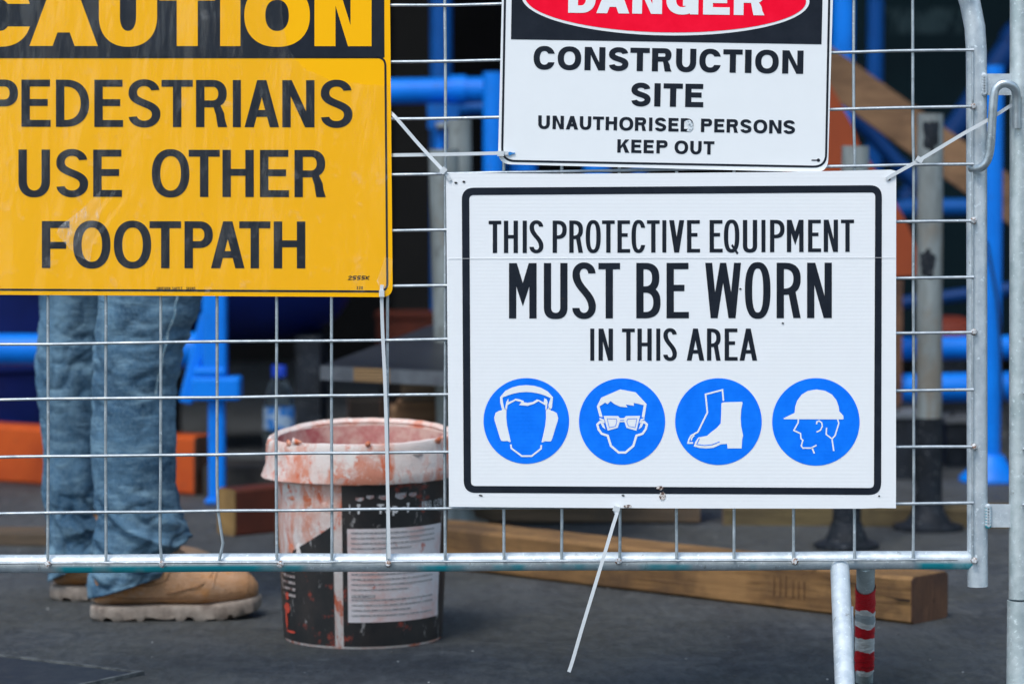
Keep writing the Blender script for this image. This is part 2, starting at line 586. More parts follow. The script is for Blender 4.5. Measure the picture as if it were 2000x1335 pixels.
# red and white tape wound round the far leg
def tape_mat():
    t = NT('barrier_tape')
    x, y, z = t.xyz()
    an = t.math('ARCTAN2', y, x)
    zz = t.math('ADD', z, t.math('MULTIPLY', an, -.0075))
    zz = t.math('ADD', zz, t.math('MULTIPLY', t.math('SUBTRACT', t.noise(22, 3), .5), .030))
    def within(lo, hi):
        return t.math('MULTIPLY', t.math('GREATER_THAN', zz, lo), t.math('LESS_THAN', zz, hi))
    red = t.math('ADD', t.math('ADD', within(.140, .186), within(.094, .113)), within(.036, .071))
    col = t.mix(red, (.72, .74, .74), (.62, .006, .014))
    col = t.mix(within(.122, .133), col, (.40, .46, .49))
    t.set(col, .38, 0, .5)
    t.bump(t.noise(70, 4, .6, t.mapped((1, 1, 2.5), (0, R(25), 0))), .6, .006)
    return t.m
dirv = (top - foot)
rings = []
ax_s = dirv.normalized().cross(Vector((0, 1, 0))).normalized(); ax_u = ax_s.cross(dirv.normalized())
for k in range(60):
    c = foot + dirv * (.12 + .70 * k / 59)
    rings.append([c + (ax_s*math.cos(q) + ax_u*math.sin(q)) * (.0138 + .0013*noise.noise(Vector((math.cos(q)*2, math.sin(q)*2, k*.35)))) for q in [2*math.pi*j/28 for j in range(28)]])
tp = MB().loft(rings, False)
tape = tp.build('wound_tape', tape_mat(), lg)
tape.data.transform(Matrix.Translation(-(foot - fence.location)))
tape.location = foot - fence.location
# legs of the far left end, outside the view
for (dx, dy) in ((0, -.3), (.04, .3)):
    p = at(-1010, 1105, YT)
    leg(p + Vector((dx, 0, 0)), Vector((p.x + dx, YF + dy, 0)), .013, M['galv'], fence)
# coupling tabs and hook on the right upright
for (xa, xb, ya, yb) in ((1916, 1982, 144, 186), (1924, 1982, 985, 1029)):
    pl = [at(xa + 4, ya, YF + .006), at(xb, ya, YF + .006), at(xb, yb, YF + .006), at(xa + 8, yb, YF + .006), at(xa + 6, (ya+yb)/2, YF + .006)]
    MB().prism(pl, (0, .008, 0)).build('coupling_tab', M['galv'], fence, angle=.5)
    w = MB()
    for k in range(7):
        c = at(xa + 6 + 4*noise.noise(Vector((k, 0, 1))), ya + 5 + (yb - ya - 10)*k/6, YF + .004)
        rings = []
        for j in range(1, 6):
            th = math.pi*j/6
            rings.append([c + Vector((.0048*math.sin(th)*math.cos(q), .0048*math.cos(th), .0055*math.sin(th)*math.sin(q))) for q in [2*math.pi*i/9 for i in range(9)]])
        w.loft(rings, True)
    w.build('weld', M['galv'], fence)
hk = [(1897, 328, .004), (1908, 329, -.006), (1920, 324, -.012), (1930, 308, -.014), (1935, 280, -.016), (1938, 230, -.018), (1941, 190, -.019), (1944, 175, -.019), (1952, 166, -.019), (1962, 163, -.019), (1972, 165, -.018), (1981, 172, -.014), (1985, 186, -.010), (1986, 210, -.008), (1986, 250, -.006)]
def smooth_path(p, n=6):
    p = [Vector(q) for q in p]
    out = []
    for i in range(len(p) - 1):
        a0 = p[max(0, i-1)]; a1 = p[i]; a2 = p[i+1]; a3 = p[min(len(p)-1, i+2)]
        for k in range(n):
            t_ = k / n
            out.append(.5*((2*a1) + (-a0 + a2)*t_ + (2*a0 - 5*a1 + 4*a2 - a3)*t_*t_ + (-a0 + 3*a1 - 3*a2 + a3)*t_**3))
    out.append(p[-1])
    return out
MB().tube(smooth_path([at(x, y, YF + d) for (x, y, d) in hk], 4), .0058, 16).build('coupling_hook', M['hook'], fence)

# neighbouring barrier at the right edge
YB = YF + .012
nb = thing('mesh_barrier', (at(1990, 1400, YB).x, YB, 0), 'next mesh barrier at the right edge, only its galvanised end post in view', 'barrier')
MB().tube([at(1991, 1168, YB), at(1992, 700, YB), at(1993, 200, YB), at(1994, -250, YB)], .0145, 24).build('post', M['galv_post'], nb)
bt = gr(1990, 1409)
MB().tube([Vector((at(1990, 1168, YB).x, YB, .02)), at(1990, 1172, YB)], .0158, 24).build('sleeve', M['galv_post'], nb)
MB().box((at(1990, 1400, YB).x + .02, YB, .008), (.10, .30, .016)).build('base_plate', M['galv_post'], nb)
p = at(1991, 1090, YB)
MB().tube([p, p + Vector((1.2, 0, 0))], .0125, 18).build('bottom_rail', M['galv'], nb)
m = MB()
for k in range(1, 16):
    m.tube([p + Vector((.077*k, -.014, 0)), p + Vector((.077*k, -.014, .9))], WR, 6)
for k in range(1, 12):
    m.tube([p + Vector((0, -.018, .075*k)), p + Vector((1.2, -.018, .075*k))], WR, 6)
m.build('wire_mesh', M['wire'], nb)

# ------------------------------------------------------------------ lettering: a drawn capital alphabet
def sup(cx, cy, rx, ry, an, n):
    c, s = math.cos(an), math.sin(an)
    return (cx + rx*math.copysign(abs(c)**(2/n), c), cy + ry*math.copysign(abs(s)**(2/n), s))

def strip(o, i):
    return ('s', o, i)

def arcstrip(cx, cy, rx, ry, tx, ty, a0o, a1o, a0i, a1i, n, k=40):
    o = [sup(cx, cy, rx, ry, a0o + (a1o-a0o)*j/k, n) for j in range(k+1)]
    i = [sup(cx, cy, rx-tx, ry-ty, a0i + (a1i-a0i)*j/k, n) for j in range(k+1)]
    return strip(o, i)

def rc(x0, y0, x1, y1):
    return ('p', [(x0, y0), (x1, y0), (x1, y1), (x0, y1)])

def bowl(x0, xr, y0, y1, rx, sv, sh, n):
    ry = (y1 - y0) / 2
    cx = xr - rx; cy = (y0 + y1) / 2
    o = [(x0, y1)]; i = [(x0, y1 - sh)]
    for j in range(31):
        an = math.pi/2 - math.pi*j/30
        o.append(sup(cx, cy, rx, ry, an, n))
        i.append(sup(cx, cy, max(.1, rx - sv), ry - sh, an, n))
    o.append((x0, y0)); i.append((x0, y0 + sh))
    return strip(o, i)

def diag(xa, ya, xb, yb, w):
    """bar of horizontal width w, xa/xb its left edge at the two heights"""
    return ('p', [(xa, ya), (xa + w, ya), (xb + w, yb), (xb, yb)])

def glyph(ch, w, h, sv, sh, st):
    n = 2.25 if st == 'helv' else 2.5
    ov = h*.012
    P = []
    if ch == 'I': P = [rc(0, 0, w, h)]
    elif ch == 'L': P = [rc(0, 0, sv, h), rc(sv, 0, w, sh)]
    elif ch in 'EF':
        md = .50 if ch == 'E' else .47
        P = [rc(0, 0, sv, h), rc(sv, h-sh, w*(.98 if ch == 'E' else 1), h), rc(sv, h*md - sh*.4, w*(.9 if ch == 'E' else .88), h*md + sh*.6)]
        if st == 'din': P[2] = rc(sv, h*.49, w*.80, h*.49 + sh)
        if ch == 'E': P.append(rc(sv, 0, w, sh))
    elif ch == 'T': P = [rc(0, h-sh, w, h), rc(w/2-sv/2, 0, w/2+sv/2, h-sh)]
    elif ch == 'H':
        P = [rc(0, 0, sv, h), rc(w-sv, 0, w, h), rc(sv, h*.45, w-sv, h*.45+sh)]
    elif ch == 'O' or ch == 'Q':
        P = [arcstrip(w/2, h/2, w/2, h/2+ov, sv, sh, 0, 2*math.pi, 0, 2*math.pi, n, 64)]
        if ch == 'Q': P.append(('p', [(w*.47, h*.20), (w*.56, h*.26), (w*.95, -h*.02), (w*.85, -h*.075)]))
    elif ch in 'CG':
        rx = w/2 if st == 'helv' else w/2
        cx = w/2; ry = h/2 + ov; cy = h/2
        k1 = .36 if st == 'helv' else .52
        ao = math.asin(min(1, k1)**(n/2)); ai = math.asin(min(.99, k1*ry/(ry-sh))**(n/2))
        if ch == 'C':
            P = [arcstrip(cx, cy, rx, ry, sv, sh, ao, 2*math.pi-ao, ai, 2*math.pi-ai, n, 56)]
        else:
            P = [arcstrip(cx, cy, rx, ry, sv, sh, ao, 2*math.pi-.35, ai, 2*math.pi-.25, n, 56), rc(w*.52, h*.53-sh*.95, w, h*.53), rc(w-sv*.85, 0, w, h*.53-sh*.95)]
    elif ch == 'U':
        ry = min(h*.5, (w/2)*1.05)
        P = [rc(0, ry, sv, h), rc(w-sv, ry, w, h), arcstrip(w/2, ry-ov, w/2, ry, sv, sh, math.pi, 2*math.pi, math.pi, 2*math.pi, n)]
        P.append(rc(0, ry-ov-.01, sv, ry)); P.append(rc(w-sv, ry-ov-.01, w, ry))
    elif ch == 'D':
        P = [rc(0, 0, sv, h), bowl(sv, w, 0, h, min(w-sv, h*.5 if st == 'helv' else w*.62), sv, sh, n)]
    elif ch == 'P':
        b = h*.43
        P = [rc(0, 0, sv, h), bowl(sv, w, b, h, min(w-sv, (h-b)*.52), sv, sh, n)]
    elif ch == 'R':
        b = h*.42
        P = [rc(0, 0, sv, h), bowl(sv, w*.98, b, h, min(w-sv, (h-b)*.52), sv, sh, n)]
        if st == 'helv':
            o = [(w*.52, b+sh*.5), (w*.78, b+sh*.3), (w*.90, b*.70), (w*.93, b*.35), (w, 0)]
            i = [(w*.40, b), (w*.56, b), (w*.90-sv*.98, b*.62), (w*.93-sv, b*.33), (w-sv*1.12, 0)]
            P.append(strip(o, i))
        else:
            P.append(diag(w-sv*1.08, 0, w*.46, b+sh*.7, sv*1.02))
    elif ch == 'B':
        md = h*.52
        P = [rc(0, 0, sv, h), bowl(sv, w*.95, md-sh*.5, h, min(w*.95-sv, (h-md)*.55), sv, sh, n), bowl(sv, w, 0, md+sh*.5, min(w-sv, md*.55), sv, sh, n)]
    elif ch == 'S':
        rx = w/2 - sv/2
        ry = min((h/2 - sh/2)/2, rx*1.06) if st == 'din' else (h/2 - sh/2)/2
        y1 = h + ov - sh/2 - ry; y2 = -ov + sh/2 + ry
        path = []
        a0 = R(4) if st == 'din' else R(16)
        for j in range(25):
            an = a0 + (math.pi - a0)*j/24
            path.append(sup(w/2, y1, rx*(.97), ry, an, 2.1))
        cf = .95 if st == 'din' else 1.12
        p0 = Vector((w/2 - rx*.97, y1)); p3 = Vector((w/2 + rx, y2))
        L = (y1 - y2) * (.42 if st == 'din' else .56)
        p1 = p0 + Vector((0, -L)); p2 = p3 + Vector((0, L))
        for j in range(1, 25):
            t_ = j/25
            q = p0*(1-t_)**3 + 3*p1*t_*(1-t_)**2 + 3*p2*t_*t_*(1-t_) + p3*t_**3
            path.append((q.x, q.y))
        for j in range(25):
            an = -(math.pi - a0)*j/24
            path.append(sup(w/2, y2, rx, ry, an, 2.1))
        o, i = [], []
        for k, q in enumerate(path):
            a_ = Vector(path[max(0, k-1)]); b_ = Vector(path[min(len(path)-1, k+1)])
            tt = (b_ - a_).normalized()
            th = math.sqrt((sv*tt.y)**2 + (sh*tt.x)**2)
            if 24 < k < 49: th *= 1.04
            nn = Vector((-tt.y, tt.x))
            if k in (0, len(path)-1):
                nn = Vector((1 if nn.x > 0 else -1, 0))
            o.append((q[0] + nn.x*th/2, q[1] + nn.y*th/2)); i.append((q[0] - nn.x*th/2, q[1] - nn.y*th/2))
        P = [strip(o, i)]
    elif ch == 'A':
        d = sv*1.10; a_ = d*.5
        k = (w/2 - a_)/h
        hi = (w/2 - d)/k if k > 0 else h
        hi = min(hi, h*.97)
        P = [('p', [(0, 0), (d, 0), (w/2, hi), (w/2 - a_, h)]), ('p', [(w, 0), (w-d, 0), (w/2, hi), (w/2 + a_, h)]), ('p', [(w/2-a_, h), (w/2, hi), (w/2+a_, h)])]
        y0 = h*.22; y1 = y0 + sh
        P.append(('p', [(d + k*y0, y0), (w - d - k*y0, y0), (w - d - k*y1, y1), (d + k*y1, y1)]))
    elif ch == 'V':
        d = sv*1.12; a_ = d*.5; k = (w/2 - a_)/h; hi = h - (w/2 - d)/k
        hi = max(hi, h*.03)
        P = [('p', [(0, h), (d, h), (w/2, hi), (w/2-a_, 0)]), ('p', [(w, h), (w-d, h), (w/2, hi), (w/2+a_, 0)]), ('p', [(w/2-a_, 0), (w/2, hi), (w/2+a_, 0)])]
    elif ch == 'W':
        d = sv*.96; q = w*.25
        f0 = q - d*.50
        P = [diag(0, h, f0, 0, d*.98) if False else ('p', [(0, h), (d, h), (f0 + d, 0), (f0, 0)]),
             ('p', [(f0 + d*.02, 0), (f0 + d, 0), (w/2 + d*.44, h), (w/2 - d*.44, h)]),
             ('p', [(w - f0 - d, 0), (w - f0, 0), (w/2 + d*.44, h), (w/2 - d*.44, h)]),
             ('p', [(w - d, h), (w, h), (w - f0, 0), (w - f0 - d, 0)])]
    elif ch == 'M':
        vv = h*.22 if st == 'din' else 0
        d = sv*1.08
        P = [rc(0, 0, sv, h), rc(w-sv, 0, w, h), ('p', [(0+sv*.02, h), (d, h), (w/2, vv + h*.42 if st == 'din' else h*.35), (w/2, vv), (sv, h*.58)]),
             ('p', [(w-sv*.02, h), (w-d, h), (w/2, vv + h*.42 if st == 'din' else h*.35), (w/2, vv), (w-sv, h*.58)])]
    elif ch == 'N':
        d = sv*1.12
        P = [rc(0, 0, sv, h), rc(w-sv, 0, w, h), ('p', [(sv*.0, h), (d, h), (w-sv, h*.0 + h*(.40 if st == 'din' else .34)), (w, 0), (w-d, 0), (sv, h*(.60 if st == 'din' else .66))])]
    elif ch == 'K':
        P = [rc(0, 0, sv, h), ('p', [(sv, h*.30), (sv, h*.52), (w*.98-sv*1.25, h), (w*.98, h)]), ('p', [(w*.40, h*.58), (w*.62, h*.72), (w, 0), (w-sv*1.25, 0)])]
    elif ch == '-': P = [rc(0, h*.40, w, h*.40 + sh)]
    elif ch == 'o': P = [arcstrip(w/2, h*.36, w/2, h*.36, sv, sh, 0, 2*math.pi, 0, 2*math.pi, n, 40)]
    elif ch == 'p': P = [rc(0, -h*.25, sv, h*.72), arcstrip(w/2, h*.36, w/2, h*.36, sv, sh, 0, 2*math.pi, 0, 2*math.pi, n, 40)]
    return P

class Sign:
    """things printed on a flat sign, given in photo pixels on the sign's own plane"""
    def __init__(self, Y, lift=.0004):
        self.Y = Y; self.k = 0; self.lift = lift; self.mb = MB()

    def pt(self, x, y, extra=0.0):
        return at(x, y, self.Y - self.lift - extra)

    def text(self, letters, xa, ya, xb, yb, caph, sv, sh, st, slant=0.0):
        for (ch, x0, x1) in letters:
            sl_ = (yb - ya) / (xb - xa)
            for q in glyph(ch, x1 - x0, caph, sv, sh, st):
                self.k += 1
                e = (self.k % 7) * 1.2e-5
                def tr(p):
                    X = x0 + p[0]
                    return self.pt(X + p[1]*slant, ya + (X - xa)*sl_ - p[1], e)
                if q[0] == 'p':
                    self.mb.flat([[tr(p) for p in q[1]]])
                else:
                    o = [tr(p) for p in q[1]]; i = [tr(p) for p in q[2]]
                    self.mb.loft([o, i], False, False)

    def poly(self, pts, holes=(), extra=0.0):
        self.mb.flat([[self.pt(x, y, extra) for (x, y) in pts]] + [[self.pt(x, y, extra) for (x, y) in hh] for hh in holes])

    def line(self, pts, w, extra=0.0, close=False):
        """polyline of constant width with mitred joints"""
        n = len(pts); o = []; i = []
        for k in range(n):
            p = Vector(pts[k])
            a_ = Vector(pts[k-1]) if (k or close) else None
            b_ = Vector(pts[(k+1) % n]) if (k < n-1 or close) else None
            if a_ is None: tt = (b_ - p).normalized(); mit = 1
            elif b_ is None: tt = (p - a_).normalized(); mit = 1
            else:
                t1 = (p - a_).normalized(); t2 = (b_ - p).normalized()
                tt = (t1 + t2).normalized(); mit = min(1.8, 1/max(.4, tt.dot(t1)))
            nn = Vector((-tt.y, tt.x)) * (w/2*mit)
            o.append(self.pt(p.x + nn.x, p.y + nn.y, extra)); i.append(self.pt(p.x - nn.x, p.y - nn.y, extra))
        if close: o.append(o[0]); i.append(i[0])
        self.mb.loft([o, i], False, False)

    def build(self, name, mat, parent):
        o = self.mb.build(name, mat, parent, smooth=False)
        self.mb = MB()
        return o

def ell(cx, cy, a_, b_, n=64, rot=0.0):
    return [(cx + a_*math.cos(q)*math.cos(rot) - b_*math.sin(q)*math.sin(rot), cy + a_*math.cos(q)*math.sin(rot) + b_*math.sin(q)*math.cos(rot)) for q in [2*math.pi*k/n for k in range(n)]]

def rounded(c, r, k=8):
    """corners -> outline with rounded corners"""
    out = []
    n = len(c)
    for i in range(n):
        p = Vector(c[i]); a_ = (Vector(c[i-1]) - p).normalized(); b_ = (Vector(c[(i+1) % n]) - p).normalized()
        A = p + a_*r; B = p + b_*r
        for j in range(k+1):
            t_ = j/k
            q = A*(1-t_)**2 + 2*p*t_*(1-t_) + B*t_*t_
            w_ = p*.0 + q
            out.append((w_.x, w_.y))
    return out

def ink(name, c, rough=.35, scratch=(.7, .73, .75), amt=.70, flutes=False, wear=.6, var=1.25, spec=.22):
    t = NT(name)
    n = t.noise(30, 6, .7)
    col = t.mix(t.ramp(n, .4, .7), c, tuple(min(1, x*var + (.004 if var > 1.1 else 0)) for x in c))
    f = t.ramp(t.noise(85, 6, .75, t.mapped((1, 1, 1.8), (0, R(20), 0))), amt, amt + .03)
    col = t.mix(t.math('MULTIPLY', f, wear), col, scratch)
    t.set(col, rough, 0, spec)
    if flutes:
        w = t.t.nodes.new("ShaderNodeTexWave")
        w.bands_direction = 'Z'
        w.inputs['Scale'].default_value = 1/.0029/ (2*math.pi) * 3.14
        w.inputs['Distortion'].default_value = .15
        t.link(t.co.outputs['Object'], w.inputs['Vector'])
        t.bump(t.math('ADD', t.math('MULTIPLY', w.outputs['Fac'], .5), t.math('MULTIPLY', t.noise(9, 3), .8)), .14, .002)
    else:
        t.bump(t.noise(14, 4), .10, .004)
    return t.m

M['ink'] = ink('black_print', (.011, .015, .023))
M['ink_flute'] = ink('black_print_on_fluted_plastic', (.010, .014, .022), .34, flutes=True, amt=.73)
M['blue_print'] = ink('blue_print_on_fluted_plastic', (.001, .172, .88), .35, (.35, .6, .95), .74, True, .4)
M['red_print'] = ink('red_print', (.92, .002, .028), .3, (.9, .5, .55), .745, wear=.7)
M['yellow'] = ink('yellow_sign_face', (.985, .485, .0005), .35, (.95, .62, .12), .73, wear=.35, var=.985)
M['yellow_ink'] = ink('yellow_print', (.985, .485, .0005), .35, (.95, .62, .12), .73, wear=.35, var=.985)
M['white_metal'] = ink('white_sign_face', (.80, .83, .84), .35, (.62, .66, .68), .76, wear=.4, var=.985)
M['white_print'] = ink('white_print', (.80, .83, .84), .35, (.6, .62, .66), .76, wear=.4, var=.985)
M['white_flute'] = ink('white_fluted_plastic', (.81, .835, .85), .36, (.66, .70, .73), .76, True, .4, .985)

# ---- yellow caution sign
YC = YF - .0105
caution = thing('caution_sign', at(338, 578, YC), 'big yellow CAUTION sign telling pedestrians to use the other footpath', 'sign')
poly = rounded([(-90, -86), (761, -86), (767, 580), (-92, 575)], 22)
MB().prism([at(x, y, YC) for (x, y) in poly], (0, .0016, 0)).build('panel', M['yellow'], caution, smooth=False)
S = Sign(YC)
S.poly(rounded([(-79, -74), (750, -74), (751, 113), (-79, 110)], 3))
S.build('header_panel', M['ink'], caution)
S.line(rounded([(-79, 112), (752.5, 112), (756.5, 569), (-79, 565)], 17), 4, close=True)
S.build('border_line', M['ink'], caution)
z = 2.2256
def L(s, xs, ox=0.0, sc_=z):
    return [(c, ox + a_/sc_, ox + b_/sc_) for c, (a_, b_) in zip(s, xs)]
S.lift = .0008
S.text([('C', -60, 61)] + L('AUTION', [(128, 425), (430, 683), (693, 935), (957, 1045), (1062, 1347), (1367, 1615)]), 0, 90, 700, 90.5, 120, 41, 31, 'helv')
S.build('lettering', M['yellow_ink'], caution)
S.lift = .0004
S.text(L('PEDESTRIANS', [(-48, 78), (93, 220), (243, 387), (410, 535), (557, 697), (702, 838), (852, 988), (1012, 1047), (1063, 1213), (1227, 1367), (1393, 1532)]), 0, 247.5, 700, 249, 92, 16.4, 13.4, 'helv')
S.text(L('USEOTHER', [(80, 217), (243, 383), (405, 530), (660, 823), (820, 955), (967, 1103), (1130, 1256), (1280, 1416)]), 0, 384, 640, 385, 92, 16.4, 13.4, 'helv')
S.text(L('FOOTPATH', [(182, 302), (318, 480), (495, 657), (650, 787), (802, 925), (917, 1063), (1040, 1175), (1190, 1327)]), 0, 523, 640, 524, 91.5, 16.4, 13.4, 'helv')
S.build('lettering', M['ink'], caution)
# maker's line, stock number and the hand written code
x = 306
for ch, wd in zip('UNIFORM SAFETY SIGNS', [4]*20):
    if ch != ' ':
        S.text([(ch, x, x + (1.2 if ch == 'I' else 3.2))], 0, 565, 700, 565.5, 5, .9, .8, 'helv')
    x += 2.4 if ch in ' I' else 4.2
S.build('small_print', M['ink'], caution)
def hand(strokes, ox, oy, sx, sy, w):
    for s_ in strokes:
        S.line([(ox + a_*sx + (1 - b_)*0 + (1-b_)*sx*.12, oy + b_*sy) for (a_, b_) in s_], w)
dig = {'2': [[(0, .2), (.5, 0), (.9, .2), (0, 1), (1, .95)]], '5': [[(1, 0), (.2, 0), (.1, .45), (.7, .45), (.8, .8), (0, 1)]],
       '8': [[(.9, .1), (.3, .1), (.2, .4), (.9, .65), (.6, 1), (.1, .85), (.9, .1)]], 'K': [[(.1, 0), (0, 1)], [(.9, 0), (.1, .55), (.9, 1)]],
       '3': [[(.1, .05), (.9, .1), (.4, .45), (.9, .8), (.1, 1)]], '9': [[(.9, .3), (.3, .5), (.2, .1), (.9, .1), (.7, 1)]], '0': [[(.2, .1), (.8, .1), (.8, .9), (.2, .9), (.2, .1)]]}
for k, ch in enumerate('2555K'):
    hand(dig[ch], 680 + 8.6*k, 539, 7.2, 7, 1.7)
S.build('handwriting', M['ink'], caution)
for k, ch in enumerate('330'):
    hand(dig[ch], 696 + 4.6*k, 559, 3.4, 5.5, .9)
S.build('stock_number', M['ink'], caution)

# cracked clear film over the yellow sign, peeled away at its upper right
def film_mat():
    m_ = bpy.data.materials.new('clear_film')
    m_.use_nodes = True
    t_ = m_.node_tree
    for n in list(t_.nodes): t_.nodes.remove(n)
    out = t_.nodes.new("ShaderNodeOutputMaterial")
    tr = t_.nodes.new("ShaderNodeBsdfTransparent")
    gl = t_.nodes.new("ShaderNodeBsdfGlossy")
    gl.inputs['Roughness'].default_value = .22
    fr = t_.nodes.new("ShaderNodeFresnel"); fr.inputs['IOR'].default_value = 1.5
    mx = t_.nodes.new("ShaderNodeMixShader")
    tc = t_.nodes.new("ShaderNodeTexCoord")
    mp = t_.nodes.new("ShaderNodeMapping"); mp.inputs['Scale'].default_value = (1, 1, .32)
    t_.links.new(tc.outputs['Object'], mp.inputs[0])
    nz = t_.nodes.new("ShaderNodeTexNoise"); nz.inputs['Scale'].default_value = 11; nz.inputs['Detail'].default_value = 5
    t_.links.new(mp.outputs[0], nz.inputs['Vector'])
    bp = t_.nodes.new("ShaderNodeBump"); bp.inputs['Strength'].default_value = .9; bp.inputs['Distance'].default_value = .014
    t_.links.new(nz.outputs['Fac'], bp.inputs['Height'])
    t_.links.new(bp.outputs[0], gl.inputs['Normal'])
    # scuffs in the film, plus a faint painted haze imitating its reflected veil
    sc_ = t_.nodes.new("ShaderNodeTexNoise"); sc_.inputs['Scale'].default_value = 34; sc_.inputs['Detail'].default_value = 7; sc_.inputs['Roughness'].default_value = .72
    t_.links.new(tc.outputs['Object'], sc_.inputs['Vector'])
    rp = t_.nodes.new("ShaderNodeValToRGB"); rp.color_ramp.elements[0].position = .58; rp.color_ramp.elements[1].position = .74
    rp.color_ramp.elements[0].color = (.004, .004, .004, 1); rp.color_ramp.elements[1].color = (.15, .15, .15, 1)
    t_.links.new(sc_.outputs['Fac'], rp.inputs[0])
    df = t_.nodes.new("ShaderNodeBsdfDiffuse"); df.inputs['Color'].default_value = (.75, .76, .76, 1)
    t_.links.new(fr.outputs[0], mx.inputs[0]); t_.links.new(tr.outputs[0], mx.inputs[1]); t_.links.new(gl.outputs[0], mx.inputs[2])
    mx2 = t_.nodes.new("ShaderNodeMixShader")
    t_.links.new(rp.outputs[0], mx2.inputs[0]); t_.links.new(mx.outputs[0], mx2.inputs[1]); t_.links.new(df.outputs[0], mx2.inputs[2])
    t_.links.new(mx2.outputs[0], out.inputs[0])
    return m_
def film_edge(x):
    if x <= 540: return -84
    pts = [(540, -84), (551, 0), (548, 28), (562, 92), (576, 114), (600, 138), (650, 158), (700, 163), (748, 167), (762, 166)]
    for (a_, b_) in zip(pts, pts[1:]):
        if a_[0] <= x <= b_[0] and b_[0] > a_[0]:
            return a_[1] + (b_[1]-a_[1])*(x-a_[0])/(b_[0]-a_[0])
    return 166
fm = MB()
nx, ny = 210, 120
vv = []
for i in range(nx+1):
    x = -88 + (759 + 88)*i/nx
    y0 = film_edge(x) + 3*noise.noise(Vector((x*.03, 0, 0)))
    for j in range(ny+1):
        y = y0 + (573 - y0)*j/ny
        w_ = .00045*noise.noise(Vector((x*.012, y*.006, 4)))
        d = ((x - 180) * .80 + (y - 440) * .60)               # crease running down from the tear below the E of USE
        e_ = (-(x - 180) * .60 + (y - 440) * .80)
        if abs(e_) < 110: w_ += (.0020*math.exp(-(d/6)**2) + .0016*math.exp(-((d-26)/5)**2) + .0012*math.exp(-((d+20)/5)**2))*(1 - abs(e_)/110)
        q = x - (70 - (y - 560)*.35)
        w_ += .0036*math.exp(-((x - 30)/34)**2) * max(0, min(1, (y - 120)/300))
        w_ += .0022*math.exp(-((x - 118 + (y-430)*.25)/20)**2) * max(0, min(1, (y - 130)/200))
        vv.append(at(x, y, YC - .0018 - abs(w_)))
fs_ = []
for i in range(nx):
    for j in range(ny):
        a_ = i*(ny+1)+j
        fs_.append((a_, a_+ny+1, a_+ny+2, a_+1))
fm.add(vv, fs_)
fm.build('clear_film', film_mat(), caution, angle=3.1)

# crumpled, white-streaked scrap of the film under the word USE
def scrap_mat():
    t_ = NT('crumpled_film')
    f_ = t_.ramp(t_.noise(60, 7, .75, t_.mapped((1, 1, .35), (0, R(-38), 0))), .50, .66)
    t_.set((.78, .78, .76), .18, 0, .6)
    t_.link(t_.math('ADD', .06, t_.math('MULTIPLY', f_, .42)), t_.b.inputs['Alpha'])
    t_.bump(t_.noise(75, 5, .6, t_.mapped((1, 1, .4), (0, R(-38), 0))), 1.0, .006)
    return t_.m
M['scrap'] = scrap_mat()
for name_, quad, amp_ in (('film_scrap', [(196, 372), (198, 408), (180, 480), (176, 512), (148, 498), (108, 455), (118, 440), (160, 408)], .004), ('film_scrap', [(752, 500), (768, 508), (760, 560), (742, 566), (736, 548), (746, 520)], .003)):
    cx_ = sum(q[0] for q in quad)/len(quad); cy_ = sum(q[1] for q in quad)/len(quad)
    mm = MB(); rings_ = []
    for k in range(9):
        u_ = max(.02, k/8); ring_ = []
        for i in range(len(quad)*4):
            a_ = quad[i//4]; b_ = quad[(i//4+1) % len(quad)]; f_ = (i % 4)/4
            x_ = cx_ + (a_[0]+(b_[0]-a_[0])*f_ - cx_)*u_; y_ = cy_ + (a_[1]+(b_[1]-a_[1])*f_ - cy_)*u_
            n_ = abs(noise.noise(Vector((x_*.06 + y_*.03, y_*.03 - x_*.02, 2.2))))
            ring_.append(at(x_, y_, YC - .0042 - amp_*n_*(1 - .6*u_)))
        rings_.append(ring_)
    mm.loft(rings_, False)
    mm.build(name_, M['scrap'], caution, angle=.5)

# ---- danger sign
YD = YF - .0120
danger = thing('danger_sign', at(1300, 333, YD), 'white DANGER construction site sign with red oval on a black header', 'sign')
k_ = .0195
poly = rounded([(993, -545), (1642, -532), (1617, 337), (972.5, 320.5)], 26)
MB().prism([at(x, y, YD) for (x, y) in poly], (0, .0014, 0)).build('panel', M['white_metal'], danger, smooth=False)
S = Sign(YD)
S.poly([(1001, -120), (1609, -110), (1604.5, 86.8), (998, 77)])
S.build('header_panel', M['ink'], danger)
S.line(rounded([(996, -530), (1630, -520), (1613, 326), (980.5, 314)], 25), 4.2, close=True)
S.line([(1585, 313), (1597, 313)], 2.4); S.poly(ell(1598.5, 313, 3.4, 3.4, 16))
S.build('border_line', M['ink'], danger)
S.lift = .0008
rt = .0175
S.poly(ell(1300, -1.5, 281, 71, 96, rt)); S.build('oval_rim', M['white_print'], danger)
S.lift = .0012
S.poly(ell(1300, -1.5, 274.5, 65, 96, rt)); S.build('oval', M['red_print'], danger)
S.lift = .0016
S.text([('D', 1109.5, 1163), ('A', 1164.8, 1229), ('N', 1234.8, 1292.8), ('G', 1301, 1363.7), ('E', 1373, 1425), ('R', 1433, 1493)], 1109, 25.2, 1493, 30.3, 57, 19, 14.5, 'helv', .017)
S.build('lettering', M['white_print'], danger)
S.lift = .0004
q5 = lambda s, xs: [(c, 970 + a_/3.928, 970 + b_/3.928) for c, (a_, b_) in zip(s, xs)]
q6 = lambda s, xs: [(c, 1300 + a_/3.926, 1300 + b_/3.926) for c, (a_, b_) in zip(s, xs)]
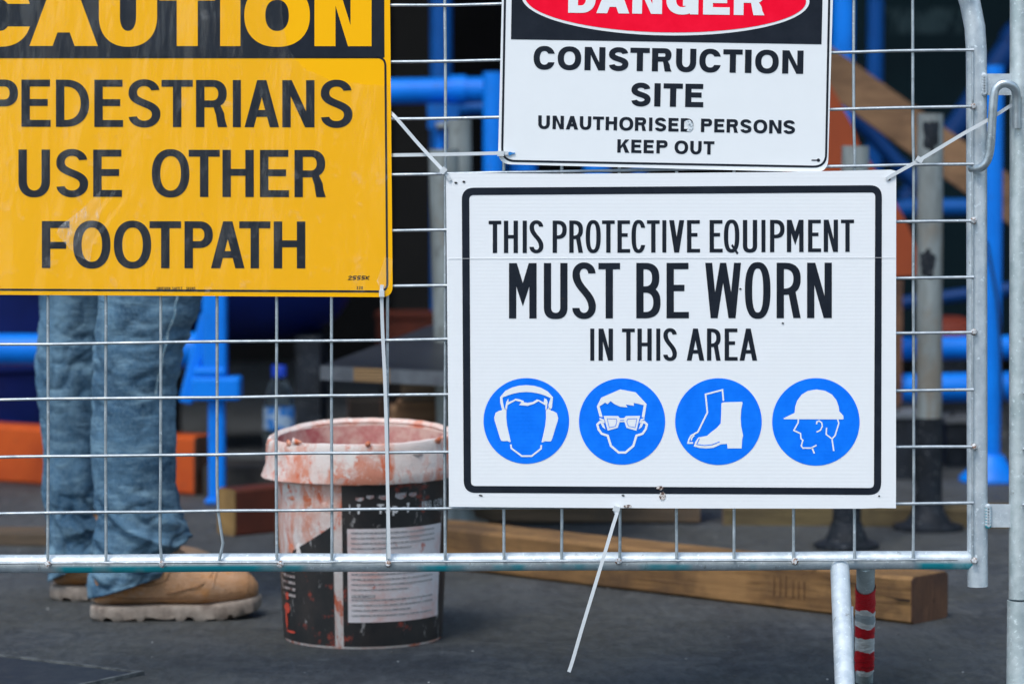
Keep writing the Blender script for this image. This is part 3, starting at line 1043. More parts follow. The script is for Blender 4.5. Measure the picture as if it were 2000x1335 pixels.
S.text(q5('CONSTR', [(282, 447), (467, 647), (673, 832), (858, 1010), (1023, 1172), (1190, 1342)]) + q6('UCTION', [(78, 233), (257, 425), (440, 588), (607, 657), (685, 866), (893, 1055)]), 1161, 137.6, 1549, 144.2, 45.4, 12.0, 9.9, 'helv', k_)
S.text(q5('SI', [(1030, 1180), (1208, 1256)]) + [('T', 1295.4, 1333), ('E', 1338, 1373.4)], 1250, 207.6, 1360, 209.4, 45.4, 12.0, 9.9, 'helv', k_)
S.text(q5('UNAUTHORISE', [(318, 407), (428, 515), (530, 625), (637, 725), (737, 822), (835, 923), (940, 1047), (1060, 1147), (1168, 1194), (1213, 1300), (1317, 1395)]) + q6('DPERSONS', [(115, 212), (270, 355), (372, 450), (467, 555), (572, 658), (673, 778), (793, 888), (902, 992)]), 1090, 252.4, 1514, 260.8, 26.2, 6.7, 5.6, 'helv', k_)
S.text(q5('KEEP', [(925, 1018), (1032, 1110), (1127, 1205), (1225, 1310)]) + q6('OUT', [(68, 172), (188, 275), (290, 373)]), 1217, 298.2, 1384, 301.8, 25.8, 6.6, 5.5, 'helv', k_)
S.build('lettering', M['ink'], danger)
S.lift = .0009
S.poly([(1338, 236), (1347, 234), (1353, 240), (1354, 250), (1348, 257), (1341, 256), (1345, 248)])
t = NT('scraped_print'); t.set(t.mix(t.ramp(t.noise(260, 4, .7), .45, .60), (.72, .77, .80), (.20, .26, .30)), .6)
S.build('scrape', t.m, danger)

# ---- white protective equipment sign
YP = YF - .0175
ppe = thing('safety_sign', at(1310, 992, YP), 'white fluted plastic sign listing protective equipment above four blue circles', 'sign')
outl = [(871, 338), (1100, 339.5), (1310, 338), (1540, 336), (1740, 331.5), (1750.5, 334), (1750, 660), (1750, 992), (1720, 991.5), (1680, 992.5), (1300, 992), (877, 989), (874.5, 700)]
MB().prism([at(x, y, YP) for (x, y) in outl], (0, .0045, 0)).build('panel', M['white_flute'], ppe, smooth=False)
S = Sign(YP)
oo = rounded([(901.8, 366.7), (1722.5, 361.6), (1721, 965.8), (905.8, 961.7)], 24)
ii = rounded([(916.5, 381), (1709.5, 375.8), (1706.8, 952.3), (919.8, 948.2)], 9)
S.mb.loft([[S.pt(x, y) for (x, y) in oo] + [S.pt(*oo[0])], [S.pt(x, y) for (x, y) in ii] + [S.pt(*ii[0])]], False, False)
S.build('border_line', M['ink_flute'], ppe)
z3 = lambda s, xs: [(c, 940 + a_/4.305, 940 + b_/4.305) for c, (a_, b_) in zip(s, xs)]
z4 = lambda s, xs: [(c, 1300 + a_/4.3065, 1300 + b_/4.3065) for c, (a_, b_) in zip(s, xs)]
S.text(z3('THISPROTECTI', [(62, 168), (190, 308), (348, 383), (405, 522), (600, 718), (740, 857), (878, 1004), (1015, 1122), (1145, 1252), (1263, 1383), (1393, 1500), (1522, 1556)])
       + z4('VEEQUIPMENT', [(30, 156), (180, 290), (370, 480), (490, 620), (650, 770), (806, 840), (878, 1000), (1020, 1160), (1198, 1308), (1330, 1450), (1475, 1585)]), 960, 494.1, 1660, 491.8, 63, 8.5, 7.0, 'din')
S.text(z3('MUSTB', [(233, 465), (526, 725), (765, 963), (985, 1167), (1303, 1507)]) + z4('EWORN', [(8, 196), (333, 634), (667, 882), (934, 1140), (1190, 1398)]), 994, 621.7, 1624, 620.8, 108, 14.2, 12.3, 'din')
S.text(z3('INTHI', [(916, 950), (986, 1107), (1183, 1291), (1313, 1433), (1471, 1505)]) + [('S', 1295.4, 1322)] + z4('AREA', [(178, 325), (348, 465), (497, 606), (622, 770)]), 1152, 703.9, 1478, 703.7, 62.5, 8.5, 7.0, 'din')
S.build('lettering', M['ink_flute'], ppe)

def circ(cx, cy, r):
    S.lift = .0004
    S.poly(ell(cx, cy, r, r, 96))
    return S.build('pictogram', M['blue_print'], ppe)
i1 = lambda pts: [(930 + x/5.263, 720 + y/5.263) for (x, y) in pts]
i2 = lambda pts: [(1300 + x/5, 720 + y/5) for (x, y) in pts]
BL = M['blue_print']
# ear muffs
c = circ(1028, 821.5, 83.6); S.lift = .0008
S.poly(i1([(245, 290), (300, 225), (370, 190), (440, 172), (515, 166), (590, 172), (665, 192), (735, 230), (790, 290), (785, 340), (778, 405), (748, 415), (742, 370), (765, 300), (700, 270), (640, 252), (575, 240), (515, 236), (450, 241), (390, 252), (330, 270), (270, 293), (275, 340), (290, 410), (262, 405), (248, 350)]))
S.poly(i1([(300, 385), (310, 340), (330, 303), (333, 340), (370, 325), (405, 305), (440, 310), (490, 328), (488, 342), (530, 348), (580, 340), (625, 313), (650, 320), (695, 345), (700, 300), (725, 312), (735, 340), (725, 420), (712, 420), (712, 375), (640, 332), (590, 360), (530, 378), (440, 372), (458, 352), (465, 340), (405, 325), (325, 370), (315, 420), (300, 420)]))
for s_ in (0, 1):
    pts = [(185, 500), (200, 450), (240, 428), (262, 425), (268, 400), (290, 398), (292, 412), (312, 412), (310, 500), (318, 580), (340, 680), (356, 748), (345, 752), (320, 738), (285, 742), (258, 738), (245, 710), (215, 610), (190, 530)]
    if s_: pts = [(1028 - x + 0, y + 3) for (x, y) in pts]
    S.poly(i1(pts))
S.line(i1([(356, 775), (362, 815), (470, 895), (570, 895), (665, 820), (670, 782)]), 3.3)
S.build('symbol', M['white_flute'], c)
# safety glasses
c = circ(1215, 822.6, 84.2); S.lift = .0008
S.poly(i1([(1285, 295), (1480, 210), (1640, 240), (1752, 360), (1730, 500), (1702, 495), (1722, 372), (1620, 348), (1622, 378), (1538, 366), (1555, 394), (1480, 388), (1420, 360), (1382, 330), (1350, 362), (1325, 345), (1268, 385), (1300, 495), (1268, 490), (1240, 385)]))
S.poly(i1([(1310, 482), (1460, 484), (1478, 505), (1520, 505), (1540, 484), (1685, 482), (1648, 635), (1545, 605), (1525, 545), (1475, 545), (1455, 605), (1352, 633)]))
S.poly(i1([(1268, 500), (1315, 520), (1318, 538), (1268, 522)])); S.poly(i1([(1730, 500), (1690, 515), (1686, 535), (1728, 522)]))
for s_ in (0, 1):
    fx = (lambda pts: [(3000 - x, y) for (x, y) in pts]) if s_ else (lambda pts: pts)
    S.line(i1(fx([(1320, 545), (1275, 542), (1245, 570), (1258, 620), (1290, 665), (1352, 685), (1385, 790), (1465, 858), (1500, 858)])), 4.4)
    S.poly(i1(fx([(1268, 548), (1310, 560), (1330, 620), (1300, 600), (1280, 560)])))
ls = [i1([(1346, 510), (1440, 512), (1446, 540), (1432, 588), (1368, 602)]), i1([(1652, 510), (1560, 512), (1548, 540), (1566, 588), (1634, 602)])]
sy = S.build('symbol', M['white_flute'], c)
S.lift = .0012
for l_ in ls: S.line(l_, .9, close=True)
S.line(i1([(1478, 525), (1520, 525)]), .9)
S.build('outline', BL, c)
# boots
c = circ(1403.2, 822.7, 84.6); S.lift = .0008
S.poly(i2([(545, 335), (560, 326), (745, 320), (752, 330), (738, 400), (733, 480), (738, 560), (757, 650), (748, 690), (742, 775), (606, 775), (600, 730), (540, 735), (470, 768), (400, 775), (330, 770), (275, 756), (290, 710), (320, 668), (405, 652), (440, 620), (500, 575), (538, 530), (543, 440)]))
S.line(i2([(565, 312), (555, 205), (390, 248), (408, 425), (315, 615), (250, 650), (228, 690), (220, 722), (268, 722)]), 3.2)
S.line(i2([(280, 648), (258, 670), (250, 700)]), 2.6)
S.build('symbol', M['white_flute'], c)
S.lift = .0012
S.line(i2([(330, 678), (304, 736), (380, 746), (450, 740), (528, 710)]), 1.3)
S.build('outline', BL, c)
# hard hat
c = circ(1593.5, 823.3, 85.4); S.lift = .0008
S.poly(i2([(1150, 482), (1260, 428), (1265, 370), (1285, 310), (1330, 250), (1390, 214), (1475, 200), (1560, 214), (1625, 250), (1668, 305), (1690, 365), (1697, 415), (1735, 455), (1738, 488), (1730, 492), (1160, 490)]))
S.line(i2([(1296, 490), (1294, 525), (1252, 600), (1318, 630), (1322, 680), (1340, 695), (1325, 750), (1340, 772), (1420, 772), (1474, 744)]), 2.7)
S.line(i2([(1430, 768), (1452, 825)]), 2.9)
S.line(i2([(1680, 490), (1692, 530), (1655, 650), (1625, 682), (1568, 638), (1572, 573)]), 2.7)
S.line(i2([(1625, 682), (1642, 800)]), 2.9)
S.line(i2([(1474, 540), (1478, 515), (1500, 507), (1525, 525), (1530, 560), (1512, 598), (1474, 616)]), 2.6)
S.build('symbol', M['white_flute'], c)
for (y_, h_) in ((503.5, .35), (797, 1.4), (642, 1.2)):
    ln = [(876, y_ + 1.5), (1300, y_), (1749, y_ - .5)]
    cr_ = MB()
    for (xa_, ya_), (xb_, yb_) in zip(ln, ln[1:]):
        A_ = [S.pt(xa_, ya_ - h_, -.0003), S.pt(xa_, ya_, .00012), S.pt(xa_, ya_ + h_, -.0003)]
        B_ = [S.pt(xb_, yb_ - h_, -.0003), S.pt(xb_, yb_, .00012), S.pt(xb_, yb_ + h_, -.0003)]
        cr_.loft([A_, B_], False, False)
    cr_.build('crease', M['white_flute'] if y_ < 510 else M['white_flute'], ppe, smooth=False) if y_ < 510 else None
# punched holes, each a dark oval in the sheet
t = NT('hole_shadow'); t.set((.02, .02, .022), .9)
S.lift = .0010
for (x, y, a_, b_) in [(890.5, 357, 3.4, 1.8), (906, 355, 3, 2.1), (1736, 350, 4, 3.0), (939, 967, 4, 1.6), (1217, 967, 3.2, 1.6), (1717, 968, 2, 1.6), (1446, 564, 2.4, 1.7), (1529, 631, 2.4, 1.8), (1099, 583, 3.0, 2.2)]:
    S.poly(ell(x, y, a_, b_, 14, .15)); S.build('hole', t.m, ppe)
t = NT('rust_stain'); t.set(t.mix(t.ramp(t.noise(300, 4), .45, .55), (.62, .58, .54), (.10, .05, .035)), .8)
for (x, y, a_, b_) in [(1294, 968, 6, 8), (1289, 952, 7, 4), (1226, 988, 8, 3)]:
    S.poly([(x + a_*math.cos(q)*(1 + .5*noise.noise(Vector((x, q*3, 0)))), y + b_*math.sin(q)*(1 + .5*noise.noise(Vector((y, q*3, 2))))) for q in [2*math.pi*j/18 for j in range(18)]])
    S.build('rust_stain', t.m, ppe)

# ------------------------------------------------------------------ cable ties
t = NT('white_nylon'); t.set((.60, .64, .66), .35, 0, .5); t.b.inputs['Subsurface Weight'].default_value = .15; t.b.inputs['Subsurface Radius'].default_value = (.003, .003, .003)
M['nylon'] = t.m
def tie(pts, label, w=.0042, head=None, ends=None):
    P_ = [at(x, y, YF + d) for (x, y, d) in pts]
    o = thing('cable_tie', P_[0], label, 'cable tie', 'nylon cable ties on the barrier')
    MB().ribbon(smooth_path(P_, 5), w, .0013).build('strap', M['nylon'], o)
    if head:
        (x, y, d, ang) = head
        m_ = Matrix.Rotation(ang, 3, 'Y')
        MB().box(at(x, y, YF + d), (.0088, .0055, .0068), m_).build('head', M['nylon'], o)
    return o
tie([(1199, 999, -.0205), (1205, 1000, -.023), (1196, 1030, -.026), (1172, 1110, -.032), (1140, 1215, -.036), (1118, 1290, -.036), (1111, 1311, -.036)], 'long white cable tie with its tail hanging loose below the safety sign', .0046, (1204, 993, -.021, .3))
tie([(762, 219, -.004), (775, 232, -.010), (820, 284, -.012), (868, 336, -.019), (880, 352, -.0195)], 'white cable tie slanting from the yellow sign down to a white corner', .0046, (866, 333, -.021, -.85))
tie([(760, 303, -.004), (800, 302.5, -.009), (890, 301, -.010), (975, 299, -.013), (992, 299, -.0155)], 'white cable tie stretched level from yellow sign to DANGER sign corner', .0046, (978, 300, -.0155, 0))
tie([(1731, 350, -.0195), (1745, 341, -.020), (1795, 313, -.018), (1880, 262, -.017), (1930, 234, -.011), (1976, 205, -.004), (1990, 197, .0)], 'white cable tie running up from the safety sign to the hook', .0046, (1796, 312, -.018, .55))
tie([(746, 556, -.0135), (745.5, 575, -.0135), (747, 640, -.010), (753, 780, -.009), (758, 1000, -.008), (760, 1090, -.006)], 'thin white cable tie hanging down from the lower corner of the yellow sign', .0046, (745.5, 573, -.015, 1.57))
# blue cut end beside the danger sign's tie
t = NT('blue_tape_bit'); t.set((.01, .20, .55), .5)
MB().prism([at(x, y, YD - .001) for (x, y) in [(993, 297), (997, 296.5), (1000, 298), (1006, 298), (1006, 300.5), (1000, 301), (996, 304), (993, 303.5)]], (0, -.0012, 0)).build('paint_chip', t.m, danger, smooth=False)

# ------------------------------------------------------------------ bucket
DB = 4.90
KZ = 1.05
bc = Vector((at(709, 1200, DB).x, DB, 0))
bucket = thing('bucket', bc, 'stained white plastic bucket with black label standing on the asphalt', 'bucket')
def plastic_stained():
    t = NT('stained_white_plastic')
    col = t.mix(t.ramp(t.noise(9, 6, .6), .30, .66), (.80, .76, .73), (.76, .58, .52))
    s1 = t.ramp(t.noise(13, 8, .70, t.mapped((1, 1, .45)), .5), .47, .60)
    col = t.mix(t.math('MULTIPLY', s1, .85), col, (.68, .20, .10))
    s2 = t.ramp(t.noise(17, 8, .74, t.mapped((1, 1, .5), loc=(3, 1, 2)), .8), .53, .61)
    col = t.mix(t.math('MULTIPLY', s2, .9), col, (.68, .115, .03))
    s3 = t.ramp(t.noise(60, 4, .6), .70, .74)
    col = t.mix(t.math('MULTIPLY', s3, .6), col, (.09, .06, .05))
    s4 = t.ramp(t.noise(30, 8, .75, t.mapped((1, 1, .9), loc=(5, 2, 7)), .4), .55, .62)
    col = t.mix(t.math('MULTIPLY', s4, .8), col, (.80, .76, .72))
    t.set(col, .55, 0, .4)
    t.bump(t.noise(40, 6, .7), .5, .005)
    return t.m
def label_black():
    t = NT('scuffed_black_label')
    col = t.mix(t.ramp(t.noise(18, 6, .6), .45, .70), (.016, .016, .017), (.035, .028, .026))
    s1 = t.ramp(t.noise(42, 7, .78, t.mapped((1, 1, .35), (R(12), R(18), 0))), .60, .64)
    col = t.mix(t.math('MULTIPLY', s1, .7), col, (.42, .40, .39))
    s2 = t.ramp(t.noise(16, 7, .7, t.mapped(loc=(1.3, .4, 2.1))), .60, .66)
    col = t.mix(t.math('MULTIPLY', s2, .7), col, (.38, .055, .03))
    t.set(col, .42, 0, .5)
    t.bump(t.noise(50, 5), .15, .003)
    return t.m
def label_white():
    t = NT('stained_paper_label')
    col = t.mix(t.ramp(t.noise(12, 7, .7), .47, .66), (.70, .65, .66), (.66, .40, .36))
    s2 = t.ramp(t.noise(30, 7, .7, t.mapped(loc=(4, 2, 0))), .64, .68)
    col = t.mix(t.math('MULTIPLY', s2, .8), col, (.50, .10, .05))
    t.set(col, .55, 0, .4)
    return t.m
t = NT('orange_mortar_crust'); t.set(t.mix(t.ramp(t.noise(90, 5), .4, .6), (.62, .14, .05), (.72, .34, .24)), .7); t.bump(t.noise(120, 4), .5, .003); M['crust'] = t.m
M['plastic'] = plastic_stained(); M['lblack'] = label_black(); M['lwhite'] = label_white()
def brad(z_):            # outer radius of the wall at height z
    return .1235 + (.1365 - .1235) * z_ / .262
tilt = Matrix.Rotation(R(1.6), 3, 'X')
def bjit(r, z_, a_):
    return r * (1 + .006*math.sin(2*a_ + .6) * z_/.3), (z_ + (.008*math.sin(a_) if z_ > .29 else 0))*KZ
body = MB().lathe([(.0, .006), (.117, .006), (.1215, .0), (.1235, .003), (.1365, .262), (.1370, .300), (.1335, .300), (.1330, .262), (.119, .012), (0, .012)], bc, 96, bjit)
body.build('body', M['plastic'], bucket)
# rim band, flared and broken outwards at the left
def rjit(r, z_, a_):
    left = max(0, math.cos(a_ - math.pi*1.02))**3
    out_ = left * (.010 if z_ < .262 else .004)
    return r + out_ + .0007*noise.noise(Vector((math.cos(a_)*3, math.sin(a_)*3, z_*30))), KZ*z_ + (.008*math.sin(a_)*(1 if z_ > .28 else .4)) + left*(-.004 if z_ < .262 else -.010 if z_ > .29 else 0) + .0012*noise.noise(Vector((math.cos(a_)*7, math.sin(a_)*7, z_*9)))
rim = MB().lathe([(.1378, .300), (.1345, .3045), (.1385, .3100), (.1440, .3085), (.1462, .303), (.1455, .296), (.1470, .290), (.1476, .262), (.1485, .248), (.1470, .246), (.1455, .250), (.1400, .262)], bc, 120, rjit)
rim.build('rim', M['plastic'], bucket)
t = NT('pink_mortar_residue')
col = t.mix(t.ramp(t.noise(20, 7, .7), .4, .62), (.46, .12, .12), (.66, .44, .38)); t.set(col, .6); t.bump(t.noise(60, 5), .4, .004)
MB().lathe([(.1322, .2985), (.1316, .262), (.1178, .014)], bc, 72, bjit).build('inner_coating', t.m, bucket)
def bpt(phi, z_, off=.0008):
    r = brad(z_) + off
    return bc + Vector((r*math.sin(phi), -r*math.cos(phi), z_*KZ))
def patch(name, mat, p0, p1, z0, z1, off=.0009, n=40, m_=10, parent=None):
    vs_ = []
    for i in range(n+1):
        ph = R(p0 + (p1 - p0)*i/n)
        a_ = z0(math.degrees(ph)) if callable(z0) else z0
        b_ = z1(math.degrees(ph)) if callable(z1) else z1
        for j in range(m_+1):
            vs_.append(bpt(ph, a_ + (b_-a_)*j/m_, off))
    fs_ = [(i*(m_+1)+j, (i+1)*(m_+1)+j, (i+1)*(m_+1)+j+1, i*(m_+1)+j+1) for i in range(n) for j in range(m_)]
    return MB().add(vs_, fs_).build(name, mat, parent or bucket)
main_l = patch('label', M['lblack'], -11, 150, .004, .252)
patch('label', M['lblack'], -120, -17.5, .004, lambda p: .128 + .055*max(0, (p + 75)/58)**1.6 if p > -75 else .128)
paper = patch('paper_panel', M['lwhite'], -7.5, 68, .040, .178, .0016, parent=main_l)
# printed lines on the paper panel, and the words on the black field
t = NT('grey_print'); t.set(t.mix(t.ramp(t.noise(400, 3), .45, .55), (.22, .21, .22), (.48, .45, .45)), .6)
m = MB()
for k in range(17):
    zz = .171 - k*.0076
    if k in (4, 12): continue
    e0, e1 = R(-5), R(60 - (22 if k in (3, 11, 15) else 0) - random.random()*4)
    m.loft([[bpt(e0 + (e1-e0)*i/24, zz, .0022) for i in range(25)], [bpt(e0 + (e1-e0)*i/24, zz + .0021, .0022) for i in range(25)]], False, False)
for k, zz in ((0, .1375), (1, .0765)):
    m.loft([[bpt(R(-5) + R(16)*i/8, zz, .0022) for i in range(9)], [bpt(R(-5) + R(16)*i/8, zz + .0045, .0022) for i in range(9)]], False, False)
m.build('print', t.m, paper, smooth=False)
# raised crusts and runs of dried mortar on the rim and wall
for k in range(16):
    ph = R(random.uniform(-75, 60)); zz = random.choice([.303, .296, .286, .262, .300, .235, .22]) if k < 12 else random.uniform(.14, .23)
    if zz < .25 and not (-75 < math.degrees(ph) < -20): ph = R(random.uniform(-70, -22))
    rr = (.1462 + .0012 if zz > .25 else brad(zz)) + .0006
    wv, hv = random.uniform(.004, .011), random.uniform(.004, .010) * (1.8 if k % 3 == 0 else 1)
    if zz > .25: hv = min(hv, .0045)
    rings = []
    for u_ in (1.0, .75, .4, .05):
        ring = []
        for i in range(14):
            q = 2*math.pi*i/14
            f_ = u_*(1 + .5*noise.noise(Vector((math.cos(q)*1.5, math.sin(q)*1.5, k*3.1))))
            a_ = ph + wv/rr*math.cos(q)*f_; z_ = zz + hv*math.sin(q)*f_
            r2 = rr + .0022*(1 - u_*u_) - .001
            ring.append(bc + Vector((r2*math.sin(a_), -r2*math.cos(a_), z_*KZ)))
        rings.append(ring)
    MB().loft(rings, False).build('mortar_crust', [M['plastic'], M['crust']][k % 2], bucket)
m = MB()
def bucket_text(letters, ang0, z0, hgt, sv, sh, scale):
    x = 0.0
    kk = 0
    for ch, wd in letters:
        if ch != ' ':
            for q in glyph(ch, wd, hgt, sv, sh, 'helv'):
                kk += 1
                tr = lambda p: bpt(R(ang0) + (x + p[0])*scale/brad(z0), z0 + p[1]*scale, .0018 + (kk % 6)*4e-5)
                if q[0] == 'p': m.flat([[tr(p) for p in q[1]]])
                else: m.loft([[tr(p) for p in q[1]], [tr(p) for p in q[2]]], False, False)
        x += wd + 3
bucket_text([('I', 2), ('-', 9), ('T', 8), (' ', 2), ('-', 8), (' ', 2), ('-', 10), ('T', 15), ('o', 14), ('p', 14), (' ', 3), ('-', 9), ('T', 7)], -6, .200, 21, 4.6, 4.2, .00068)
lett = m; m = MB()
bucket_text([('I', 3), ('N', 8), ('G', 9), (' ', 3), ('C', 9), ('E', 7), ('M', 9)], 45, .204, 13, 2.2, 1.8, .0008)
t = NT('scuffed_white_print'); t.set(t.mix(t.ramp(t.noise(160, 4), .36, .46), (.26, .25, .25), (.66, .66, .67)), .5)
m.build('lettering', t.m, main_l, smooth=False)
lett.build('lettering', t.m, main_l, smooth=False)
m = MB()
for (a0_, a1_, zc, hh) in ((-2, 3.5, .221, .006), (5, 10, .224, .006), (13, 20, .223, .007), (24, 32, .224, .010), (34, 40, .225, .007)):
    vs_ = []
    m.loft([[bpt(R(a0_ + (a1_-a0_)*i/10), zc - hh*math.sin(math.pi*i/10)*.4, .0019) for i in range(11)], [bpt(R(a0_ + (a1_-a0_)*i/10), zc + hh*(.2 + abs(math.sin(i*1.7)))*.6, .0019) for i in range(11)]], False, False)
t = NT('worn_emblem'); t.set(t.mix(t.ramp(t.noise(120, 4), .45, .58), (.45, .44, .45), (.40, .22, .20)), .5)
m.build('emblem', t.m, main_l, smooth=False)
m = MB()
for k in range(6):
    zz = .118 - k*.0095
    m.loft([[bpt(R(-70 + 19*i/8), zz, .0019) for i in range(9)], [bpt(R(-70 + 19*i/8), zz + .004, .0019) for i in range(9)]], False, False)
t2 = NT('worn_print'); t2.set(t2.mix(t2.ramp(t2.noise(90, 4), .42, .6), (.40, .34, .32), (.10, .05, .04)), .6)
m.build('print', t2.m, bucket, smooth=False)
t2 = NT('red_mortar_splash'); t2.set((.55, .06, .03), .6)
m = MB()
for (p_, z_, a_, b_) in ((-64, .052, 5, .008), (-66, .035, 2, .014), (-60, .018, 7, .002), (-63, .070, 2.5, .006)):
    m.flat([[bpt(R(p_ + a_*math.cos(q)*(1 + .5*noise.noise(Vector((q*2, p_, 0))))), z_ + b_*math.sin(q)*(1 + .4*noise.noise(Vector((q*2, 3, p_)))), .0022) for q in [2*math.pi*i/16 for i in range(16)]]])
m.build('splash', t2.m, bucket, smooth=False)

# ------------------------------------------------------------------ worker seen from the knees down
D1, D2 = 5.10, 5.30
def denim():
    t = NT('worn_denim')
    n1 = t.noise(7, 5, .6)
    col = t.mix(t.ramp(n1, .36, .66), (.020, .070, .138), (.090, .190, .292))
    n2 = t.noise(26, 6, .7, t.mapped((1, 1, .35)))
    col = t.mix(t.math('MULTIPLY', t.ramp(n2, .42, .66), .7), col, (.012, .040, .082))
    n3 = t.noise(34, 5, .7, t.mapped((.5, .5, 1.6)))
    col = t.mix(t.math('MULTIPLY', t.ramp(n3, .50, .66), .65), col, (.21, .35, .45))
    n4 = t.noise(15, 5, .65, t.mapped((1, 1, .18), loc=(2, 1, 0)))
    col = t.mix(t.math('MULTIPLY', t.ramp(n4, .48, .64), .65), col, (.16, .28, .37))
    n5 = t.noise(55, 6, .8)
    col = t.mix(t.math('MULTIPLY', t.ramp(n5, .52, .72), .35), col, (.014, .04, .07))
    tw = t.noise(620, 2, .5, t.mapped((1, 1, .25)))
    col = t.mix(t.math('MULTIPLY', t.ramp(tw, .4, .65), .35), col, (.17, .27, .34))
    t.set(col, .85, 0, .2)
    wr = t.noise(24, 5, .62, t.mapped((.35, .35, 2.0), (0, R(9), 0)), .4)
    wr2 = t.noise(16, 4, .6, t.mapped((.5, .5, 1.3), (0, R(-22), 0), (3, 1, 0)), .3)
    t.bump(t.math('ADD', t.math('MULTIPLY', tw, .25), t.math('ADD', t.math('MULTIPLY', wr, 1.0), t.math('MULTIPLY', wr2, 1.6))), .55, .006)
    return t.m
M['denim'] = denim()
person = thing('person', (at(240, 900, 5.2).x, 5.2, 0), 'person in faded blue jeans and tan work boots standing behind the yellow sign', 'person')

zf = lambda y, D: at(0, y, D).z
def leg_mesh(rows, D, seed, amp_rows):
    """rows: (photo row, left, right) of the trouser leg seen from the side, at depth D"""
    m_ = MB()
    zs = []
    for (y, l, r) in rows:
        pl = at(l, y, D); pr = at(r, y, D)
        zs.append((pl.z, (pl.x+pr.x)/2, (pr.x-pl.x)/2))
    ztop, zbot = zs[0][0], zs[-1][0]
    n = 260; seg = 110
    stacks = [(zf(985, D), zf(1150, D), .0105, .050, seed), (zf(600, D), zf(820, D), .0032, .031, 3.0)]
    rings = []
    for k in range(n+1):
        z_ = ztop + (zbot - ztop)*k/n
        for a_, b_ in zip(zs, zs[1:]):
            if a_[0] >= z_ >= b_[0] - 1e-9:
                u_ = (a_[0]-z_)/(a_[0]-b_[0]); s_ = u_*u_*(3-2*u_)
                cx = a_[1] + (b_[1]-a_[1])*s_; rx = a_[2] + (b_[2]-a_[2])*s_
                break
        am = 0.0
        for (za, zb, A) in amp_rows:
            if zb <= z_ <= za:
                am = max(am, A*math.sin(math.pi*(z_-zb)/(za-zb))**.7)
        ring = []
        for i in range(seg):
            q = 2*math.pi*i/seg
            c_, s_ = math.cos(q), math.sin(q)
            zz = z_ + .018*s_ + .014*c_
            zz = z_ + .022*math.sin(q*1.0 + seed) + .012*math.sin(q*2 + 3*seed)
            f1 = noise.noise(Vector((c_*.95 + seed, s_*.95, zz*17)))
            f2 = noise.noise(Vector((c_*1.3 + seed, s_*1.3 + 4, zz*33)))
            f3 = noise.noise(Vector((c_*1.7 + seed, s_*1.7 + 9, zz*62)))
            crease = math.exp(-(f1/.13)**2)*1.0 + math.exp(-(f2/.12)**2)*.55 + math.exp(-(f3/.12)**2)*.22
            big = noise.noise(Vector((c_*1.1 + seed*2, s_*1.1, z_*8)))
            d_ = am*(.22 - .62*crease + .28*f2) + .0040*big
            for (za, zb, A_, wl, ph) in stacks:
                if zb < z_ < za:
                    env = math.sin(math.pi*(z_-zb)/(za-zb))
                    arg = 2*math.pi*(z_ + .020*math.sin(q + ph) + .012*math.sin(2*q + ph*2))/wl + 2.2*noise.noise(Vector((c_*1.3, s_*1.3, seed)))
                    w_ = (1 - abs(math.sin(arg*.5)))          # narrow ridges, wide valleys
                    d_ += A_*env*(w_*1.6 - .55)*(.55 + .45*math.sin(q*1.0 + ph + 8*z_))
            hem = max(0, min(1, (zbot + .11 - z_)/.11))
            ring.append(Vector((cx + (rx + d_)*c_, D + (rx*.84 + d_)*s_, z_ + hem*hem*.022*c_)))
        rings.append(ring)
    # hem: lower at the heel, folded slightly inwards
    last = rings[-1]
    cc = sum(last, Vector())/len(last)
    hem = [p + Vector((0, 0, 0)) for p in last]
    m_.seam = [r[int(seg*.862)] + (r[int(seg*.862)] - sum(r, Vector())/seg).normalized()*.0008 for r in rings[18:165:2]]
    rings.append([cc + (p - cc)*.93 + Vector((0, 0, .004)) for p in hem])
    rings.append([cc + (p - cc)*.80 + Vector((0, 0, .05)) for p in hem])
    m_.loft(rings, False)
    return m_
near_rows = [(130, 175, 470), (250, 172, 455), (380, 176, 430), (480, 184, 412), (560, 190, 398), (600, 190, 388), (650, 184, 372), (700, 180, 356), (760, 180, 346), (800, 181, 344), (880, 177, 345), (940, 179, 344), (985, 184, 350), (1020, 187, 364), (1050, 187, 368), (1085, 178, 352), (1120, 172, 345), (1141, 172, 338)]
far_rows = [(160, 150, 420), (280, 108, 330), (400, 86, 250), (500, 80, 212), (560, 78, 202), (600, 78, 196), (650, 74, 192), (700, 70, 190), (760, 72, 188), (820, 78, 188), (880, 85, 188), (950, 80, 190), (1000, 90, 190), (1050, 94, 196), (1090, 92, 192), (1110, 92, 190)]
zf = lambda y, D: at(0, y, D).z
amps = lambda D: [(zf(570, D), zf(850, D), .0062), (zf(780, D), zf(1020, D), .0026), (zf(930, D), zf(1185, D), .0115), (zf(300, D), zf(640, D), .0030)]
jeans = leg_mesh(near_rows, D1, 1.7, amps(D1))
fleg = leg_mesh(far_rows, D2, 8.3, amps(D2))
jeans.add(fleg.v, fleg.f)
# hips join the two legs
hx = at(300, 130, 5.2).x
hz = zf(130, D1)
rings = []
for (z_, rx, ry, dx) in ((hz - .10, .10, .16, .02), (hz - .04, .13, .185, .01), (hz + .03, .135, .19, 0), (hz + .10, .130, .185, -.005), (hz + .18, .122, .172, -.005)):
    rings.append([Vector((hx + dx + rx*math.cos(q), 5.2 + ry*math.sin(q), z_)) for q in [2*math.pi*i/40 for i in range(40)]])
jeans.loft(rings, True)
jo = jeans.build('jeans', M['denim'], person, angle=3.1)
fix_normals(jo)
# stitched side seam on the near leg
t = NT('denim_seam'); t.set(t.mix(t.ramp(t.noise(230, 2, .5), .45, .55), (.10, .20, .28), (.24, .33, .38)), .85, 0, .2)
MB().tube(jeans.seam, .0022, 8).build('seam', t.m, jo)

